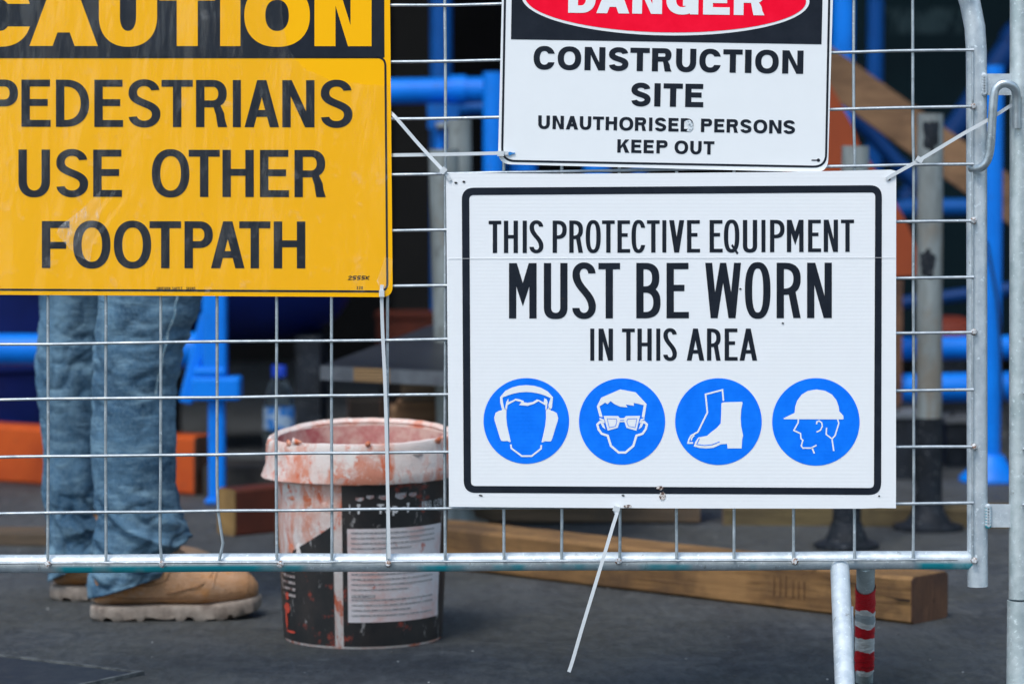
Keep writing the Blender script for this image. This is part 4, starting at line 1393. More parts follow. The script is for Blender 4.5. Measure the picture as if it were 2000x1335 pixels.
def leather():
    t = NT('worn_tan_leather')
    col = t.mix(t.ramp(t.noise(13, 6, .65), .36, .64), (.50, .315, .20), (.38, .195, .085))
    o_ = t.ramp(t.noise(9, 4, .6, t.mapped(loc=(.7, .1, .3))), .54, .62)
    col = t.mix(t.math('MULTIPLY', o_, .85), col, (.46, .185, .035))
    d_ = t.ramp(t.noise(42, 6, .7), .56, .70)
    col = t.mix(t.math('MULTIPLY', d_, .5), col, (.40, .33, .28))
    t.set(col, .65, 0, .35)
    t.bump(t.math('ADD', t.noise(60, 6, .7), t.noise(240, 2)), .3, .003)
    return t.m
def sole_mat():
    t = NT('dusty_rubber_sole')
    col = t.mix(t.ramp(t.noise(30, 6, .7), .36, .66), (.34, .295, .255), (.15, .12, .10))
    t.set(col, .8, 0, .25)
    t.bump(t.noise(90, 5), .3, .003)
    return t.m
M['leather'] = leather(); M['sole'] = sole_mat()
t = NT('brown_stitching'); t.set((.16, .085, .04), .8); M['stitch'] = t.m
def boot(heel_px, heel_py, D, yaw, label=None, Ln=.300):
    """tan work boot; local +x runs from heel to toe"""
    h0 = gr(heel_px, heel_py)
    base = Vector((h0.x, D, 0))
    rm = Matrix.Rotation(yaw, 3, 'Z')
    T = lambda x, y, z_: base + rm @ Vector((x, y, z_))
    sec = [(.000, .016, .030, .075), (.006, .027, .026, .098), (.020, .035, .024, .125), (.050, .040, .024, .165), (.085, .041, .024, .175), (.120, .041, .024, .150), (.145, .042, .023, .120),
           (.170, .045, .022, .103), (.200, .049, .022, .092), (.230, .051, .023, .086), (.255, .050, .024, .082), (.275, .044, .026, .074), (.288, .034, .030, .064), (.296, .020, .036, .054)]
    rings = []
    fine = []
    for a_, b_ in zip(sec, sec[1:]):
        for k in range(4):
            fine.append(tuple(p + (q-p)*k/4 for p, q in zip(a_, b_)))
    fine.append(sec[-1])
    for (x, hw, z0, z1) in fine:
        ring = []
        for i in range(40):
            q = 2*math.pi*i/40
            c_, s_ = math.cos(q), math.sin(q)
            py_ = hw*math.copysign(abs(c_)**.72, c_)
            if s_ > 0 and z1 > .09: py_ *= 1 - .30*s_**2*min(1, (z1-.09)/.05)
            z_ = (z0+z1)/2 + (z1-z0)/2*math.copysign(abs(s_)**.80, s_)
            cr = .0022*noise.noise(Vector((x*46, c_*1.4 + 5*yaw, z_*34))) if .10 < x < .22 else .0009*noise.noise(Vector((x*40, c_, z_*40)))
            ring.append(T(x*Ln/.296, py_ + cr*c_*2, z_ + cr))
        rings.append(ring)
    up = MB().loft(rings, True)
    o = up.build('boot', M['leather'], person, angle=1.2)
    fix_normals(o)
    if label: o['label'] = label
    # toe cap seam and heel counter as raised welt lines
    w = MB()
    for (xx, hw, zt) in ((.212, .0505, .089),):
        w.tube([T((xx + .012*math.sin(q))*Ln/.296, hw*1.0*math.copysign(abs(math.cos(q))**.72, math.cos(q))*1.02, .0545 + .034*abs(math.sin(q))**.8) for q in [math.pi*i/20 for i in range(21)]], .0016, 6)
    w.build('toe_seam', M['leather'], o)
    def surf(x, z_, side):
        x = x*.296/Ln
        for a_, b_ in zip(sec, sec[1:]):
            if a_[0] <= x <= b_[0]:
                u_ = (x-a_[0])/(b_[0]-a_[0]); hw, z0, z1 = [a_[k] + (b_[k]-a_[k])*u_ for k in (1, 2, 3)]
                break
        else: return None
        r_ = max(-.99, min(.99, (z_ - (z0+z1)/2)/((z1-z0)/2)))
        s2 = math.copysign(abs(r_)**(1/.80), r_); c2 = math.sqrt(1-s2*s2)
        py_ = hw*c2**.72
        if s2 > 0 and z1 > .09: py_ *= 1 - .30*s2**2*min(1, (z1-.09)/.05)
        return T(x*Ln/.296, side*(py_ + .0008), z_)
    for side in (-1, 1):
        for pl_ in ([(.014, .052), (.05, .060), (.09, .058), (.115, .066), (.125, .085), (.128, .105)], [(.118, .044), (.145, .050), (.175, .060), (.190, .074), (.196, .085)], [(.008, .040), (.06, .036), (.12, .035), (.18, .036), (.23, .038), (.255, .042)], [(.014, .056), (.05, .064), (.088, .062), (.111, .070)]):
            pp = [surf(x_, z_, side) for (x_, z_) in pl_]
            pp = [p_ for p_ in pp if p_ is not None]
            w = MB(); w.tube(smooth_path(pp, 6), .0009, 6); w.build('stitched_seam', M['stitch'], o)
    # sole with lugs
    def outline(off):
        pts = []
        for (x, hw) in [(-.006, .0), (-.004, .020), (.010, .034), (.05, .041), (.10, .040), (.14, .041), (.18, .047), (.22, .053), (.26, .051), (.285, .038), (.300, .018), (.304, .0)]:
            pts.append((x*Ln/.296, hw + off if hw else 0))
        return pts + [(x, -h_) for (x, h_) in reversed(pts[1:-1])]
    sp = lambda x: max(0, (x - .20))*.16
    ol = outline(.002)
    dense = []
    for a_, b_ in zip(ol, ol[1:] + ol[:1]):
        for k in range(6): dense.append((a_[0] + (b_[0]-a_[0])*k/6, a_[1] + (b_[1]-a_[1])*k/6))
    rings = []
    for lev, (zz, sc_) in enumerate(((.000, .96), (.005, 1.0), (.016, 1.0), (.022, .995), (.0245, .97), (.0245, .70))):
        ring = []
        for (x, y) in dense:
            lug = .009 if (lev == 0 and (math.sin(x*190 + y*60) > .45 or .095 < x < .12)) else (.0022*math.sin(x*95) if lev in (1, 2) else 0)
            ring.append(T(.15 + (x-.15)*sc_, y*sc_, zz + lug + sp(x)))
        rings.append(ring)
    s_ = MB().loft(rings, True).build('sole', M['sole'], o, angle=.9)
    fix_normals(s_)
    return o
boot(174, 1217, 5.09, R(8), Ln=.268)
boot(94, 1178, 5.32, R(6), Ln=.284)

# upper body, above the frame but behind the sign: skin, shirt, arms, head
def skin_obj(name, verts, edges, radii, mat, parent, sub=2):
    org = parent.location
    me = bpy.data.meshes.new(name)
    me.from_pydata([Vector(v) - org for v in verts], edges, [])
    o = bpy.data.objects.new(name, me)
    COL.objects.link(o); o.parent = parent
    me.materials.append(mat)
    md = o.modifiers.new('skin', 'SKIN')
    for i, r_ in enumerate(radii):
        me.skin_vertices[0].data[i].radius = r_ if isinstance(r_, tuple) else (r_, r_)
    me.skin_vertices[0].data[0].use_root = True
    md.use_smooth_shade = True
    sb = o.modifiers.new('sub', 'SUBSURF'); sb.levels = sub; sb.render_levels = sub
    return o
t = NT('skin'); t.set(t.mix(t.ramp(t.noise(40, 4), .4, .6), (.55, .33, .24), (.48, .27, .19)), .5); t.b.inputs['Subsurface Weight'].default_value = .1; M['skin'] = t.m
t = NT('grey_work_shirt'); t.set(t.mix(t.ramp(t.noise(12, 5), .4, .65), (.06, .07, .09), (.035, .04, .055)), .85, 0, .2); t.bump(t.noise(30, 5), .5, .01); M['shirt'] = t.m
t = NT('dark_hair'); t.set((.02, .014, .010), .6); M['hair'] = t.m
cx, cy = hx - .005, 5.2
V_ = [(cx, cy, 1.10), (cx, cy, 1.30), (cx + .01, cy, 1.44), (cx + .015, cy, 1.50), (cx + .03, cy, 1.58), (cx + .035, cy, 1.66), (cx + .03, cy, 1.71)]
E_ = [(0, 1), (1, 2), (2, 3), (3, 4), (4, 5), (5, 6)]
RD = [(.115, .15), (.12, .165), (.075, .10), .055, .078, .085, .06]
for s_ in (-1, 1):
    b0 = len(V_)
    hxp, hyp = cx + .10, cy + s_*.235
    V_ += [(cx + .005, cy + s_*.175, 1.41), (cx - .01, cy + s_*.235, 1.13), (cx + .09, cy + s_*.235, .93), (cx + .125, cy + s_*.23, .88)]
    RD += [.062, .043, .030, (.040, .020)]
    E_ += [(2, b0), (b0, b0+1), (b0+1, b0+2), (b0+2, b0+3)]
    for k in range(4):      # four fingers, gently curled
        f0 = len(V_)
        sx = (k - 1.5)*.0185
        V_ += [(cx + .150 + sx*.7, cy + s_*(.225), .850 + sx*.5), (cx + .165 + sx*.7, cy + s_*.212, .815 + sx*.4 + .006*abs(k-1)), (cx + .162 + sx*.7, cy + s_*.198, .788 + sx*.3 + .008*abs(k-1))]
        RD += [.0095, .0085, .0072]
        E_ += [(b0+3, f0), (f0, f0+1), (f0+1, f0+2)]
    f0 = len(V_)            # thumb from the side of the palm
    V_ += [(cx + .155, cy + s_*.190, .885), (cx + .172, cy + s_*.178, .858)]
    RD += [.0105, .009]
    E_ += [(b0+3, f0), (f0, f0+1)]
bodyo = skin_obj('body', V_, E_, RD, M['skin'], person)
V2 = [(cx, cy, 1.02), (cx, cy, 1.12), (cx, cy, 1.30), (cx + .01, cy, 1.43)]
E2 = [(0, 1), (1, 2), (2, 3)]
R2 = [(.135, .18), (.130, .17), (.135, .18), (.085, .11)]
for s_ in (-1, 1):
    b0 = len(V2)
    V2 += [(cx + .005, cy + s_*.18, 1.41), (cx - .01, cy + s_*.237, 1.13), (cx + .075, cy + s_*.236, .96)]
    R2 += [.076, .058, .046]
    E2 += [(3, b0), (b0, b0+1), (b0+1, b0+2)]
skin_obj('shirt', V2, E2, R2, M['shirt'], person)
def blob(c, r, mat, name, parent, seg=20):
    c = Vector(c); rings = []
    for k in range(1, seg):
        th = math.pi*k/seg
        rings.append([c + Vector((r[0]*math.sin(th)*math.cos(q), r[1]*math.sin(th)*math.sin(q), r[2]*math.cos(th))) for q in [2*math.pi*i/24 for i in range(24)]])
    return MB().loft(rings, True).build(name, mat, parent, angle=3)
blob((cx + .012, cy, 1.705), (.098, .083, .078), M['hair'], 'hair', person)
for s_ in (-1, 1):
    blob((cx + .03, cy + s_*.085, 1.635), (.018, .010, .030), M['skin'], 'ear', person, 10)
    t = NT('eye'); t.set((.03, .02, .015), .2)
    blob((cx + .108, cy + s_*.030, 1.650), (.010, .013, .009), t.m, 'eye', person, 10)
blob((cx + .120, cy, 1.622), (.020, .013, .024), M['skin'], 'nose', person, 12)
t = NT('lips'); t.set((.40, .16, .13), .5)
blob((cx + .107, cy, 1.580), (.012, .024, .007), t.m, 'mouth', person, 10)

# ------------------------------------------------------------------ timbers
M['pine'] = wood('weathered_pine', (.30, .170, .070), (.16, .085, .036), (.085, .052, .031), 'x', 16, .75)
M['pine_end'] = wood('sawn_pine_end', (.15, .075, .042), (.085, .042, .027), (.06, .034, .027), 'z', 26, .7)
M['plank'] = wood('grey_brown_plank', (.16, .11, .07), (.10, .07, .045), (.06, .05, .04), 'x')
M['ply_face'] = paint('black_faced_ply', (.020, .022, .026), (.035, .038, .042), 8, .45)
M['ply_edge'] = paint('grey_sealed_ply_edge', (.16, .18, .20), (.10, .11, .125), 30, .6, (.28, .30, .31), .64)

def timber(name, a, b, w, h, mat, endmat, label, group=None, rough=.002, cat='timber'):
    """squared timber lying with its centre line a..b; its sawn ends are parts"""
    a, b = Vector(a), Vector(b)
    o = thing(name, a.lerp(b, .5), label, cat, group)
    o.location.z = 0
    d = (b - a)
    yaw = math.atan2(d.y, d.x)
    bm_ = MB().beam(a, b, w, h, rough)
    ob = bm_.build('beam', mat, o, angle=.5)
    # turn the mesh so that its own x axis runs along the grain
    ob.data.transform(Matrix.Rotation(-yaw, 4, 'Z'))
    ob.rotation_euler.z = yaw
    for (p, s_) in ((a, -1), (b, 1)):
        t_ = d.normalized(); c = p + t_*s_*.0018
        e_ = MB().beam(c - t_*.0014, c + t_*.0014, w*.99, h*.99).build('end_grain', endmat, o, angle=.5)
    return o
# long pine beam: right end nearest
pa = gr(1778, 1219); pb = gr(930, 1118)
dr = (pb - pa).normalized(); nr = Vector((-dr.y, dr.x, 0))
if nr.y < 0: nr = -nr
hh = .076; ww = .105
ca = pa + nr*ww/2 + Vector((0, 0, hh/2)); cb = ca + dr*1.45
timber('timber_beam', ca, cb, ww, hh, M['pine'], M['pine_end'], 'long yellow pine beam lying at an angle on the asphalt below the safety sign', 'loose timbers on the ground')
pine_beam = [o for o in COL.objects if o.name.startswith('timber_beam')][0]
t = NT('crack_shadow'); t.set((.018, .010, .007), .95)
for (xs, ys) in (((1738, 1756, 1779, 1779, 1758), (1164, 1167, 1169, 1174, 1172)), ((1600, 1640, 1690, 1700, 1650), (1122, 1131, 1140, 1143, 1136))):
    MB().flat([[gr(x_, 1219 - (1778 - x_)*.1191) + Vector((0, 0, (gr(x_, 1219 - (1778 - x_)*.1191).y/F)*(1219 - (1778 - x_)*.1191 - y_))) - nr*.0028 for x_, y_ in zip(xs, ys)]]).build('crack', t.m, pine_beam, smooth=False)
t = NT('saw_mark'); t.set((.115, .058, .026), .9)
for x_ in (1512, 1524, 1535, 1549, 1560, 1571):
    b0 = gr(x_, 1219 - (1778 - x_)*.1191)
    MB().prism([b0 - nr*.0026 + Vector((0, 0, .022)), b0 - nr*.0026 - dr*.0016 + Vector((0, 0, .022)), b0 - nr*.0026 - dr*.0016 + Vector((0, 0, .050 + .012*random.random())), b0 - nr*.0026 + Vector((0, 0, .052))], nr*.0006).build('saw_mark', t.m, pine_beam, smooth=False)
# orange painted beam behind the legs
e1 = gr(398, 968); e0 = gr(0, 941)
dr = (e0 - e1).normalized()
timber('painted_beam', e1 + Vector((0, .045, .065)), e1 + dr*1.4 + Vector((0, .045, .065)), .09, .130, M['orange'], M['pine_end'], 'bright orange painted beam on edge behind the legs of the person', 'loose timbers on the ground')
# red brown block behind the bucket
e1 = gr(400, 1050); c1 = e1 + Vector((.02, .03, .046))
timber('painted_beam', c1 + Vector((.02, .02, 0)), c1 + Vector((.52, .42, 0)), .062, .092, M['rust'], wood('yellow_pine_end', (.26, .16, .06), (.15, .09, .035), (.08, .05, .03), 'z', 20), 'dark red painted beam with a pale sawn end, lying behind the bucket', 'loose timbers on the ground')
# thin planks
a = gr(-60, 1062); b = gr(150, 1068)
timber('plank', a + Vector((-.4, .06, .012)), b + Vector((.10, .06, .012)), .11, .024, M['plank'], M['plank'], 'thin grey brown plank lying flat behind the far boot', 'loose timbers on the ground')
a = gr(1420, 1030); b = gr(2080, 1035)
timber('plank', a + Vector((0, .09, .018)), b + Vector((0, .09, .018)), .10, .040, wood('olive_plank', (.15, .115, .055), (.10, .075, .04), (.07, .055, .035), 'x'), M['plank'], 'olive tan plank lying under the grey props at right', 'loose timbers on the ground')
# leaning brown board across the right background
YR = 7.9
def leaning(name, px, Y0, Y1, w, th, mat, label, cat, group=None):
    (xa, ya), (xb, yb) = px
    a, b = at(xa, ya, Y0), at(xb, yb, Y1)
    o = thing(name, ((a.x+b.x)/2, (Y0+Y1)/2, 0), label, cat, group)
    d = (b-a).normalized()
    s = d.cross(Vector((0, 1, 0))).normalized()
    pts = [a + s*w/2, b + s*w/2, b - s*w/2, a - s*w/2]
    MB().prism(pts, (0, th, 0)).build('board', mat, o, smooth=False)
    return o
M['brown'] = wood('brown_board', (.20, .115, .060), (.12, .068, .036), (.08, .045, .026), 'x', 10)
M['blue_dark'] = paint('shaded_blue_paint', (.002, .045, .19), None, 5)  # shaded copy of the blue paint, gloom put into its colour
leaning('leaning_board', ((1345, -60), (2190, 545)), 7.75, 7.55, .098, .045, M['brown'], 'wide brown board sloping down to the right across the blue tubes', 'board')
M['orange_dull'] = paint('faded_orange_panel', (.30, .058, .018), (.22, .045, .016), 4, .7)
o = thing('formwork_panel', at(1690, 960, 7.35), 'dull orange formwork panel with a sloping edge behind the tall grey prop', 'panel')
o.location.z = 0
YO = 7.35
MB().prism([at(x, y, YO) for (x, y) in [(1520, 60), (1596, 120), (1626, 172), (1664, 243), (1680, 286), (1715, 340), (1752, 399), (1774, 441), (1790, 485), (1791, 538), (1640, 545), (1560, 400), (1520, 300)]], (0, .05, 0)).build('board', M['orange_dull'], o, smooth=False)
for (x) in (1540, 1740):
    p = at(x, 545, YO + .02)
    MB().box((p.x, p.y, p.z/2), (.05, .05, p.z)).build('leg', M['pine_end'], o, smooth=False)
a = at(1872, 640, 8.0)
M['rust2'] = paint('faded_red_plastic', (.30, .055, .03), None, 6, .6)
o = thing('orange_drum', Vector((a.x, 8.0, 0)), 'dark drum with a faded red lid behind the grey prop, above the blue tubes', 'drum')
rz = at(1872, 618, 8.0).z
MB().lathe([(0, rz-.055), (.072, rz-.055), (.076, rz-.05), (.072, rz-.03), (.060, rz-.010), (.03, rz), (0, rz)], (a.x - .025, 8.0, 0), 40).build('lid', M['rust2'], o)
MB().lathe([(0, 0), (.068, 0), (.070, .01), (.070, rz-.05), (0, rz-.05)], (a.x - .025, 8.0, 0), 40).build('body', M['prop_dark'], o)

# ------------------------------------------------------------------ scaffold props and tubes
def prop(name, px, ytop, ybase, r, mat, label, group, dark_from=None, base_r=.070, base_mat=None, lean=0.0, collar=True, top_px=None):
    b = gr(px, ybase)
    b = Vector((b.x, b.y + base_r, 0))
    tp_ = at(top_px if top_px is not None else px, ytop, b.y)
    o = thing(name, b, label, 'scaffold prop', group)
    MB().tube([b + Vector((0, 0, .045)), b.lerp(tp_, .5) + Vector((0, 0, .02)), tp_], r, 28, hollow=True).build('tube', mat, o)
    bm_ = base_mat or M['prop_dark']
    MB().lathe([(0, .0), (base_r, 0), (base_r*1.02, .004), (base_r, .009), (base_r*.66, .016), (r*1.30, .034), (r*1.12, .05), (0, .05)], b, 40).build('base_plate', bm_, o)
    if dark_from:
        zt = at(px, dark_from, b.y).z
        MB().tube([b + Vector((0, 0, .05)), b + (tp_-b)*(zt/tp_.z)], r*1.05, 28).build('sleeve', M['prop_dark'], o)
    return o
GP = 'grey steel props standing on the asphalt'
prop('steel_prop', 1822, 222, 1041, .0262, M['prop'], 'tall grey steel prop with blackened foot, right of the safety sign', GP, dark_from=815, top_px=1817)
prop('steel_prop', 1660, 285, 1077, .0262, M['prop'], 'grey steel prop mostly hidden behind the right part of safety sign', GP, dark_from=870, top_px=1671, base_r=.062)
prop('steel_prop', 884, 291, 1034, .0300, M['prop'], 'grey steel prop showing along the left edge of the safety sign', GP, top_px=866, base_mat=M['prop'])
prop('steel_prop', 902, 232, 985, .026, M['prop'], 'far grey steel prop in the dark gap below the level blue tube', GP, top_px=897, base_mat=M['prop'])
# black smudges on the tall prop
tall = [o for o in COL.objects if o.name.startswith('steel_prop') and 'tall' in o['label']][0]
b = gr(1822, 1041); b = Vector((b.x, b.y + .070, 0)); tp_ = at(1817, 222, b.y)
for (py, a0, aw, zh, sd_) in ((512, -.30, .62, .026, 3), (262, -.05, .60, .034, 7)):
    zc = at(1817, py, b.y).z
    rings = []
    for k in range(8):
        u_ = max(.02, k/7); ring = []
        for i in range(30):
            q = 2*math.pi*i/30
            rr_ = u_*(1 + .55*noise.noise(Vector((math.cos(q)*1.8, math.sin(q)*1.8, sd_))))
            an = a0 + aw*math.cos(q)*rr_; z_ = zc + zh*math.sin(q)*rr_
            c = b + (tp_ - b)*(z_/tp_.z)
            ring.append(Vector((c.x + .0270*math.sin(an), c.y - .0270*math.cos(an), z_)))
        rings.append(ring)
    MB().loft(rings, False).build('tar_smudge', M['prop_dark'], tall)

BP = 'blue painted steel uprights in the background'
def upright(px, ytop, Y, r, mat, label, base=True, name='blue_upright', zb=0.0, parts=None):
    p = at(px, ytop, Y)
    o = thing(name, (p.x, Y, 0), label, 'scaffold upright', BP)
    MB().tube([Vector((p.x, Y, zb + .012)), Vector((p.x, Y, p.z*.5)), p], r, 24, hollow=True).build('tube', mat, o)
    MB().lathe([(0, 0), (.070, 0), (.072, .004), (.070, .012), (.045, .034), (r*1.3, .062), (0, .062)], (p.x, Y, 0), 36).build('base_plate', mat, o)
    return o
bt = gr(1937, 946); YU = bt.y + .07
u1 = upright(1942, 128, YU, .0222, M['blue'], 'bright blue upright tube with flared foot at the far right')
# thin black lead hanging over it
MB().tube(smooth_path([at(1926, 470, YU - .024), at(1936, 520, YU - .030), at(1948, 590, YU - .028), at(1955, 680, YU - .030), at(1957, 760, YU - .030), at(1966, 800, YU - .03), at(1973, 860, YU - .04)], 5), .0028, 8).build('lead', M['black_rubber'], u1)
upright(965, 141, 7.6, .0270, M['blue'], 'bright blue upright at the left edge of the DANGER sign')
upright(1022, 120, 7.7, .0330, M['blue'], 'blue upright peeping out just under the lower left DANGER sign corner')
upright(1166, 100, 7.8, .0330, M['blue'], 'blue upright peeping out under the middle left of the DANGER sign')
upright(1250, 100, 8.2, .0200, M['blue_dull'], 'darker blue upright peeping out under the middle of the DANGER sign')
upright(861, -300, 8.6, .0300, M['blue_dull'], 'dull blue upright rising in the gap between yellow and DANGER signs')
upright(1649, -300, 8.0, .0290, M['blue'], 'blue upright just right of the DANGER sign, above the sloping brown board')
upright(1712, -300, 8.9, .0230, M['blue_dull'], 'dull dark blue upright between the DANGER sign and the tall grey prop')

BT = 'blue painted steel tubes lying level in the background'
def level_tube(pts, Y, r, mat, label, Y2=None):
    P_ = [at(x, y, Y + ((Y2 or Y) - Y)*k/(len(pts)-1)) for k, (x, y) in enumerate(pts)]
    o = thing('blue_tube', ((P_[0].x+P_[-1].x)/2, Y, 0), label, 'scaffold tube', BT)
    MB().tube(P_, r, 22, hollow=True).build('tube', mat, o)
    for p in (P_[0], P_[-1]):
        d = (P_[1]-P_[0]).normalized()
        MB().tube([p + d*(.05 if p is P_[0] else -.05), p + d*(.09 if p is P_[0] else -.09)], r*1.16, 22).build('collar', mat, o)
    return o
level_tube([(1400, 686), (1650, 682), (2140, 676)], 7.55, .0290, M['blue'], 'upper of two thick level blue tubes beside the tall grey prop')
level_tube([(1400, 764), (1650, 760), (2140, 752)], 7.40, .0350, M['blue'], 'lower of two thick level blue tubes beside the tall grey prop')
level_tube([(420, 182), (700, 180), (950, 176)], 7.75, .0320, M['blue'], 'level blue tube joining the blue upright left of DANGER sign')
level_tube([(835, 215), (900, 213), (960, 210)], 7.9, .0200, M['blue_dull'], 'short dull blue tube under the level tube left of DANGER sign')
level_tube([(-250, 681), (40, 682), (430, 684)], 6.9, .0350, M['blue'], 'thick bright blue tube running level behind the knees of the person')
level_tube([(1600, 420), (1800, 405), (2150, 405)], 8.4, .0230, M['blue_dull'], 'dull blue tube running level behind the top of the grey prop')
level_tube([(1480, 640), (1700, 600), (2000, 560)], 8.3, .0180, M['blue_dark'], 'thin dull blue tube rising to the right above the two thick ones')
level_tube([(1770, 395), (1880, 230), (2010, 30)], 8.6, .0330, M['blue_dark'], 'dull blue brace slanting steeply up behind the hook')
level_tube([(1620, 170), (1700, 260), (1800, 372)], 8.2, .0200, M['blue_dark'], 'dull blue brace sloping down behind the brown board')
# coupler hanging under the level tube
o = thing('scaffold_coupler', Vector((at(866, 240, 7.7).x, 7.7, 0)), 'small blue scaffold coupler with a short stub under the level blue tube', 'coupler')
p = at(866, 228, 7.7)
MB().box(p, (.075, .06, .06)).build('clamp', M['blue_dull'], o, smooth=False)
MB().tube([at(862, 240, 7.7), at(861, 290, 7.7)], .013, 16).build('stub', M['blue'], o)
MB().tube([at(852, 246, 7.66), at(876, 244, 7.66)], .008, 10).build('bolt', M['prop'], o)

# blue trestle post with a collar, between the jeans and the bottle
YQ = 6.75
o = thing('trestle_post', Vector((at(420, 900, YQ).x, YQ, 0)), 'blue trestle post with a square collar just right of the jeans', 'trestle')
p = at(418, 300, YQ); q = at(422, 926, YQ)
MB().box((p.x, YQ, (p.z+q.z)/2 + .10), (.052, .052, p.z - q.z - .2)).build('post', M['blue'], o, smooth=False)
MB().box((at(424, 850, YQ).x, YQ, .135), (.036, .036, .27)).build('leg', M['blue'], o, smooth=False)
c = at(424, 757, YQ)
MB().box(c, (.105, .075, .050)).build('collar', M['blue'], o, smooth=False)
MB().box(at(412, 725, YQ), (.070, .064, .020)).build('collar', M['blue'], o, smooth=False)
MB().box(at(384, 700, YQ + .03), (.030, .03, .20), Matrix.Rotation(R(14), 3, 'Y')).build('brace', M['blue'], o, smooth=False)
MB().box((at(424, 926, YQ).x, YQ, .006), (.05, .06, .012)).build('base_plate', M['blue'], o, smooth=False)
for ch in o.children:
    bv = ch.modifiers.new('edge', 'BEVEL'); bv.width = .007; bv.segments = 3
# navy drums
def drum(px, Y, r, zt, zb, label, tiltx=0):
    p = at(px, 700, Y)
    o = thing('plastic_drum', (p.x, Y, 0), label, 'drum', 'navy plastic drums')
    MB().lathe([(0, zb), (r*.90, zb), (r*.98, zb + .02), (r, zb + .06), (r, zt*.55), (r*1.03, zt*.56), (r*1.03, zt*.59), (r, zt*.60), (r, zt - .06), (r*.95, zt - .02), (r*.80, zt), (0, zt)], (p.x, Y, 0), 48).build('body', M['navy'], o)
    MB().lathe([(r*1.0, zt*.30), (r*1.035, zt*.31), (r*1.035, zt*.33), (r, zt*.34)], (p.x, Y, 0), 48).build('ridge', M['navy'], o)
    return o
drum(-40, 7.6, .27, .78, 0.0, 'navy plastic drum standing at the far left behind the orange beam')
# rounded navy tank raised on a rack
p = at(470, 600, 7.9)
o = thing('water_tank', (p.x, 7.9, 0), 'rounded navy tank raised off the ground behind the blue trestle post', 'tank')
rings = []
for k in range(1, 20):
    th = math.pi*k/20
    rr = math.sin(th)**.7
    rings.append([Vector((p.x - .02 - .31*math.copysign(abs(math.cos(th))**.7, math.cos(th)) * 1, 7.9 + .24*rr*math.cos(q), .50 + .225*rr*math.sin(q))) for q in [2*math.pi*i/36 for i in range(36)]])
MB().loft(rings, True).build('body', M['navy'], o)
for dx in (-.2, .18):
    MB().box((p.x + dx, 7.9, .15), (.06, .34, .30)).build('stand', M['prop_dark'], o, smooth=False)

# water bottle on a concrete block
YW = 6.95
p = at(545, 850, YW)
zb = at(545, 905, YW).z
blk = thing('concrete_block', (p.x + .02, YW, 0), 'dark concrete block behind the bucket with the water bottle on top', 'block')
t = NT('dark_concrete'); t.set(t.mix(t.ramp(t.noise(20, 6), .4, .65), (.055, .050, .045), (.035, .032, .03)), .9, 0, .2); t.bump(t.noise(60, 5), .4, .004)
MB().box((p.x + .02, YW, zb/2), (.36, .19, zb)).build('block', t.m, blk, smooth=False)
bo = thing('water_bottle', (p.x, YW, zb), 'small clear water bottle with blue cap and label behind the bucket', 'bottle')
t = NT('clear_bottle'); t.set((.55, .72, .85), .06, 0, .5); t.b.inputs['Transmission Weight'].default_value = .97; t.b.inputs['IOR'].default_value = 1.15
MB().lathe([(0, .001), (.028, .001), (.033, .006), (.034, .03), (.032, .045), (.034, .06), (.034, .135), (.031, .155), (.022, .178), (.0135, .190), (.0130, .198), (0, .198)], (p.x, YW, zb), 32).build('bottle_body', t.m, bo)
t = NT('blue_cap'); t.set((.004, .05, .50), .4)
MB().lathe([(0, .194), (.0165, .194), (.0165, .216), (.014, .219), (0, .219)], (p.x, YW, zb), 24).build('cap', t.m, bo)
t = NT('bottle_label')
x, y, zc = t.xyz()
t.set(t.mix(t.math('GREATER_THAN', t.noise(34, 2, .4), .52), (.02, .20, .60), (.36, .50, .66)), .4)
MB().lathe([(.0347, .078), (.0347, .126)], (p.x, YW, zb), 32).build('bottle_label', t.m, bo)

for (px, py0, py1, Y, w_, lb) in ((1766, 806, 905, 7.3, .085, 'small dark steel box left of the tall grey prop foot'), (1872, 815, 905, 7.6, .075, 'small dark steel box between the tall prop and the bright blue upright')):
    p = at(px, py0, Y)
    o = thing('tool_box', (p.x, Y, 0), lb, 'box', 'dark boxes behind the props')
    MB().box((p.x, Y, p.z*.5 - .004), (w_, .14, p.z - .010)).build('body', M['prop_dark'], o, smooth=False)
    MB().box((p.x, Y, p.z), (w_ + .012, .15, .012)).build('lid', M['ply_edge'], o, smooth=False)
    MB().tube([(p.x - .025, Y - .06, p.z + .006), (p.x - .02, Y - .06, p.z + .022), (p.x + .02, Y - .06, p.z + .022), (p.x + .025, Y - .06, p.z + .006)], .004, 8).build('handle', M['prop_dark'], o)

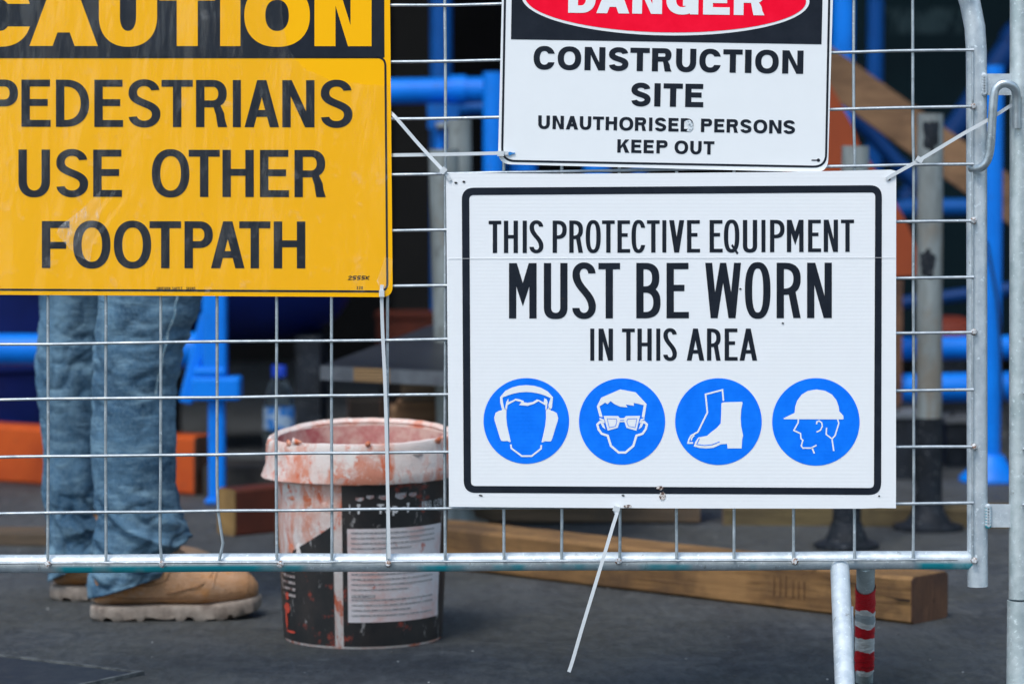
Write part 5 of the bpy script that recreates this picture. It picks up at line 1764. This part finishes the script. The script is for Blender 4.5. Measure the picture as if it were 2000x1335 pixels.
# film faced ply sheet on a stack behind the bucket
YS = 6.0
ps = thing('plywood_sheet', (at(900, 900, YS).x, YS, 0), 'black faced plywood sheet with a chipped grey edge, right above the bucket', 'plywood')
A = at(626, 714, YS); Bp = at(1180, 746, YS - .08)
zt = (A.z)
A2 = Vector((A.x, YS, zt)); B2 = Vector((Bp.x, Bp.y, zt - .020)); C2 = B2 + Vector((.05, .75, .07)); D2_ = A2 + Vector((.26, .75, .06))
MB().prism([A2, B2, C2, D2_], (0, 0, -.0265)).build('sheet', M['ply_face'], ps, smooth=False)
e_ = Vector((0, -.0012, 0))
def edge_piece(u0, u1, mat, name, dz0=.0003, dz1=-.0268):
    p0 = A2.lerp(B2, u0) + e_; p1 = A2.lerp(B2, u1) + e_
    q = [p0 + Vector((0, 0, dz0)), p1 + Vector((0, 0, dz0)), p1 + Vector((0, 0, dz1)), p0 + Vector((0, 0, dz1))]
    return MB().prism(q, (0, .0011, 0)).build(name, mat, ps, smooth=False)
edge_piece(-.0005, .118, M['ply_edge'], 'sealed_edge')
edge_piece(.245, 1, M['ply_edge'], 'sealed_edge')
t = NT('layered_ply')
x, y, zc = t.xyz()
st = t.math('GREATER_THAN', t.math('FRACT', t.math('MULTIPLY', zc, 165)), .45)
t.set(t.mix(st, (.15, .08, .035), (.38, .24, .11)), .8); t.bump(t.noise(90, 4, .6, t.mapped((.2, 1, 1))), .6, .005)
edge_piece(.118, .245, t.m, 'chipped_edge')
# what carries the sheet
st_ = thing('timber_stack', (B2.x, YS + .45, 0), 'stack of short dark timber blocks carrying the plywood sheet', 'timber stack')
for k in range(4):
    MB().box((B2.x - .10 + .01*(k % 2), YS + .42, .045 + k*.082), (.62, .09, .080)).build('block', [M['plank'], M['brown'], M['brown'], M['plank']][k], st_, smooth=False)
MB().box((A.x + .42, YS + .50, .16), (.09, .09, .325)).build('block', M['brown'], st_, smooth=False)
# rusty red box and pale offcuts in the gloom behind
p = at(790, 650, 8.2)
o = thing('red_crate', (p.x, 8.2, 0), 'rust red crate in the gloom behind the plywood sheet', 'crate')
zt_ = at(790, 618, 8.2).z; zb_ = at(790, 695, 8.2).z
MB().box((p.x + .03, 8.2, (zt_+zb_)/2), (.20, .16, zt_-zb_)).build('body', M['rust'], o, smooth=False)
MB().box((p.x + .03, 8.2, zt_ + .006), (.21, .17, .012)).build('lid', M['rust'], o, smooth=False)
MB().box((p.x + .03, 8.2, zb_/2), (.18, .14, zb_)).build('plinth', M['column'], o, smooth=False)
for (px, py, Y, sx, sz, mt, lb) in ((800, 815, 7.4, .09, .06, M['brown'], 'short brown timber offcut behind the bucket, below the plywood sheet'), (715, 800, 7.9, .08, .06, M['column'], 'small dark offcut left of the brown one behind the bucket')):
    p = at(px, py, Y)
    h_ = max(.06, p.z + sz/2)
    timber('offcut', (p.x - sx/2, Y, h_/2), (p.x + sx/2, Y, h_/2), .09, h_, mt, M['pine_end'], lb, 'offcuts behind the bucket')
